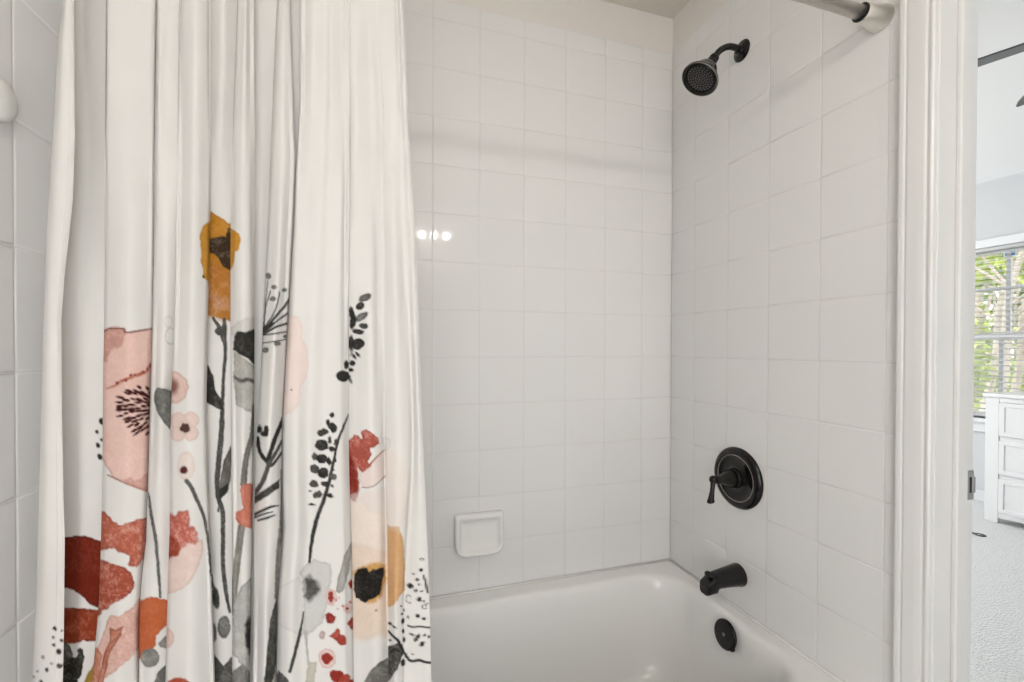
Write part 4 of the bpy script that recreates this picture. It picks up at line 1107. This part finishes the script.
# ceiling fan
HX, HY, HZ = 0.950, -0.720, 2.160
fan = thing('ceiling_fan', (HX, HY, BEDC), 'dark grey five blade ceiling fan in the bedroom', 'ceiling fan')
MB().lathe([(0, 0.065), (0.03, 0.06), (0.06, 0.03), (0.065, 0.012)], (HX, HY, BEDC), (0, 0, -1), 32).build('canopy', M['fan'], fan, sharp=40)
MB().lathe([(0.05, 0.012), (BEDC-HZ-0.05, 0.012)], (HX, HY, BEDC), (0, 0, -1), 16).build('downrod', M['fan'], fan)
MB().lathe([(-0.10, 0.02), (-0.09, 0.06), (-0.06, 0.085), (-0.01, 0.09), (0.03, 0.08), (0.045, 0.05), (0.05, 0.001)], (HX, HY, HZ), (0, 0, -1), 40).build('motor_housing', M['fan'], fan, sharp=40)
for q in range(5):
    a = math.radians(112.4 - 72*q)
    dx, dy = math.cos(a), math.sin(a)
    px_, py_ = -dy, dx
    tlt = math.tan(math.radians(-13))
    def bp_(r, w, dz): return (HX+dx*r+px_*w, HY+dy*r+py_*w, HZ + w*tlt + dz)
    v = []
    prof_ = ((0.075, 0.030), (0.13, 0.052), (0.30, 0.055), (0.47, 0.055), (0.500, 0.050), (0.515, 0.042))
    for dz in (0.003, -0.003):
        for r, w in prof_:
            v += [bp_(r, -w, dz), bp_(r, w, dz)]
    n = len(prof_)*2
    f = []
    for i in range(len(prof_)-1):
        f += [(2*i, 2*i+2, 2*i+3, 2*i+1), (n+2*i, n+2*i+1, n+2*i+3, n+2*i+2), (2*i, n+2*i, n+2*i+2, 2*i+2), (2*i+1, 2*i+3, n+2*i+3, n+2*i+1)]
    f += [(0, 1, n+1, n), (n-2, 2*n-2, 2*n-1, n-1)]
    MB().add(v, f).build('blade', M['fan'], fan)

# cord end on the carpet
cp = smooth_path([(2.72, 0.50, 0.004), (2.655, 0.43, 0.004), (2.650, 0.395, 0.004), (2.680, 0.385, 0.004), (2.690, 0.405, 0.004), (2.66, 0.418, 0.009), (2.60, 0.47, 0.004)], 6)
tag(MB().tube(cp, 0.004, 8).build('power_cord', M['cord']), 'short dark cord loop lying on the bedroom carpet', 'cord')

gl_ = thing('bedroom_fill_globe', (0.95, 1.55, BEDC), 'white globe added under the bedroom ceiling as an unseen light source', 'added light')  # glowing globe out of view, added to lift the bedroom's brightness
MB().lathe([(0, 0.06), (0.02, 0.055), (0.025, 0.01), (0.20, 0.01), (0.205, 0.03), (0.215, 0.03)], (0.95, 1.55, BEDC), (0, 0, -1), 24).build('fill_globe_stem', M['trim'], gl_, sharp=40)
MB().sphere((0.95, 1.55, BEDC-0.34), 0.14, 12).build('globe', emit('fill_globe_glow', (1.0, 0.98, 0.96, 1), BEDROOM_FILL), gl_)

# ------------------------------------------------------------------ outside the window
struct(MB().box(WX+0.1, 30, -12, 14, -0.55, -0.45).build('floor_outside', M['lawn']), 'sunlit lawn outside the bedroom window')
def tree(x, y, h, lean, name, label, leafm, n_leaf, crown, trunk_r, seed):
    rr = random.Random(seed)
    t = thing(name, (x, y, -0.45), label, 'tree', 'trees outside the bedroom window')
    pts = smooth_path([(x, y, -0.45), (x+.1, y+lean*.3, h*.3), (x, y+lean*.6+.08, h*.6), (x+.1, y+lean, h)], 5)
    mb = MB()
    mb.tube(pts, [trunk_r*(1-.5*i/(len(pts)-1)) for i in range(len(pts))], 9)
    for q in range(7):
        i = rr.randint(4, len(pts)-3)
        p = Vector(pts[i])
        e = p + Vector((rr.uniform(-.5, .5), rr.uniform(-1.0, 1.0), rr.uniform(.4, 1.3)))
        m_ = (p+e)/2 + Vector((0, 0, -.1))
        mb.tube(smooth_path([p, m_, e], 4), [trunk_r*.42*(1-.7*k/8) for k in range(9)], 6)
    mb.build('trunk', M['bark'], t)
    lv_ = MB()
    for q in range(n_leaf):
        cx, cy, cz, cr = crown[q % len(crown)]
        d = Vector((rr.gauss(0, 1), rr.gauss(0, 1), rr.gauss(0, 1))).normalized()*cr*rr.random()**.4
        p = Vector((x+cx, y+cy, cz)) + d
        a = Vector((rr.gauss(0, 1), rr.gauss(0, 1), rr.gauss(0, .6))).normalized()
        b_ = a.cross(Vector((rr.gauss(0, 1), rr.gauss(0, 1), rr.gauss(0, 1)))).normalized()
        s = rr.uniform(.05, .10)
        c_ = a.cross(b_)*s*.12
        lv_.add([p-a*s, p+b_*s*.45+c_, p+a*s*1.1, p-b_*s*.45+c_], [(0, 1, 2, 3)])
    lv_.build('foliage', M[leafm], t)
tree(4.9, 1.55, 3.0, -.55, 'leaning_tree', 'pale leaning tree nearest the bedroom window, sparse yellow green leaves', 'leaf', 330, [(0,.1,2.4,.34),(.1,-.4,2.8,.32),(0,.1,1.0,.25)], .04, 1)
tree(5.9, 2.15, 3.2, -.7, 'leaning_tree', 'pale leaning tree with two branches, second from the bedroom window', 'leaf', 330, [(0,-.3,2.3,.38),(0,.3,2.0,.36)], .045, 2)
tree(6.9, 2.35, 3.0, -.6, 'leaning_tree', 'thin pale tree behind the two leaning trunks', 'leaf2', 320, [(0,.2,2.3,.40),(0,-.3,2.8,.36)], .05, 3)
tree(8.1, 3.3, 3.4, -.4, 'bushy_tree', 'yellow green bushy tree behind the leaning trunks', 'leaf', 1800, [(0,.4,2.4,.62),(0,-.4,2.9,.62),(0,0,1.4,.60),(0,-.2,.6,.6)], .09, 4)
tree(9.7, 3.5, 3.6, -.3, 'bushy_tree', 'mid green bushy tree farthest from the bedroom window', 'leaf2', 1800, [(0,.3,.9,.75),(0,-.4,1.8,.75),(0,.4,2.6,.75),(0,-.6,3.0,.6)], .09, 5)
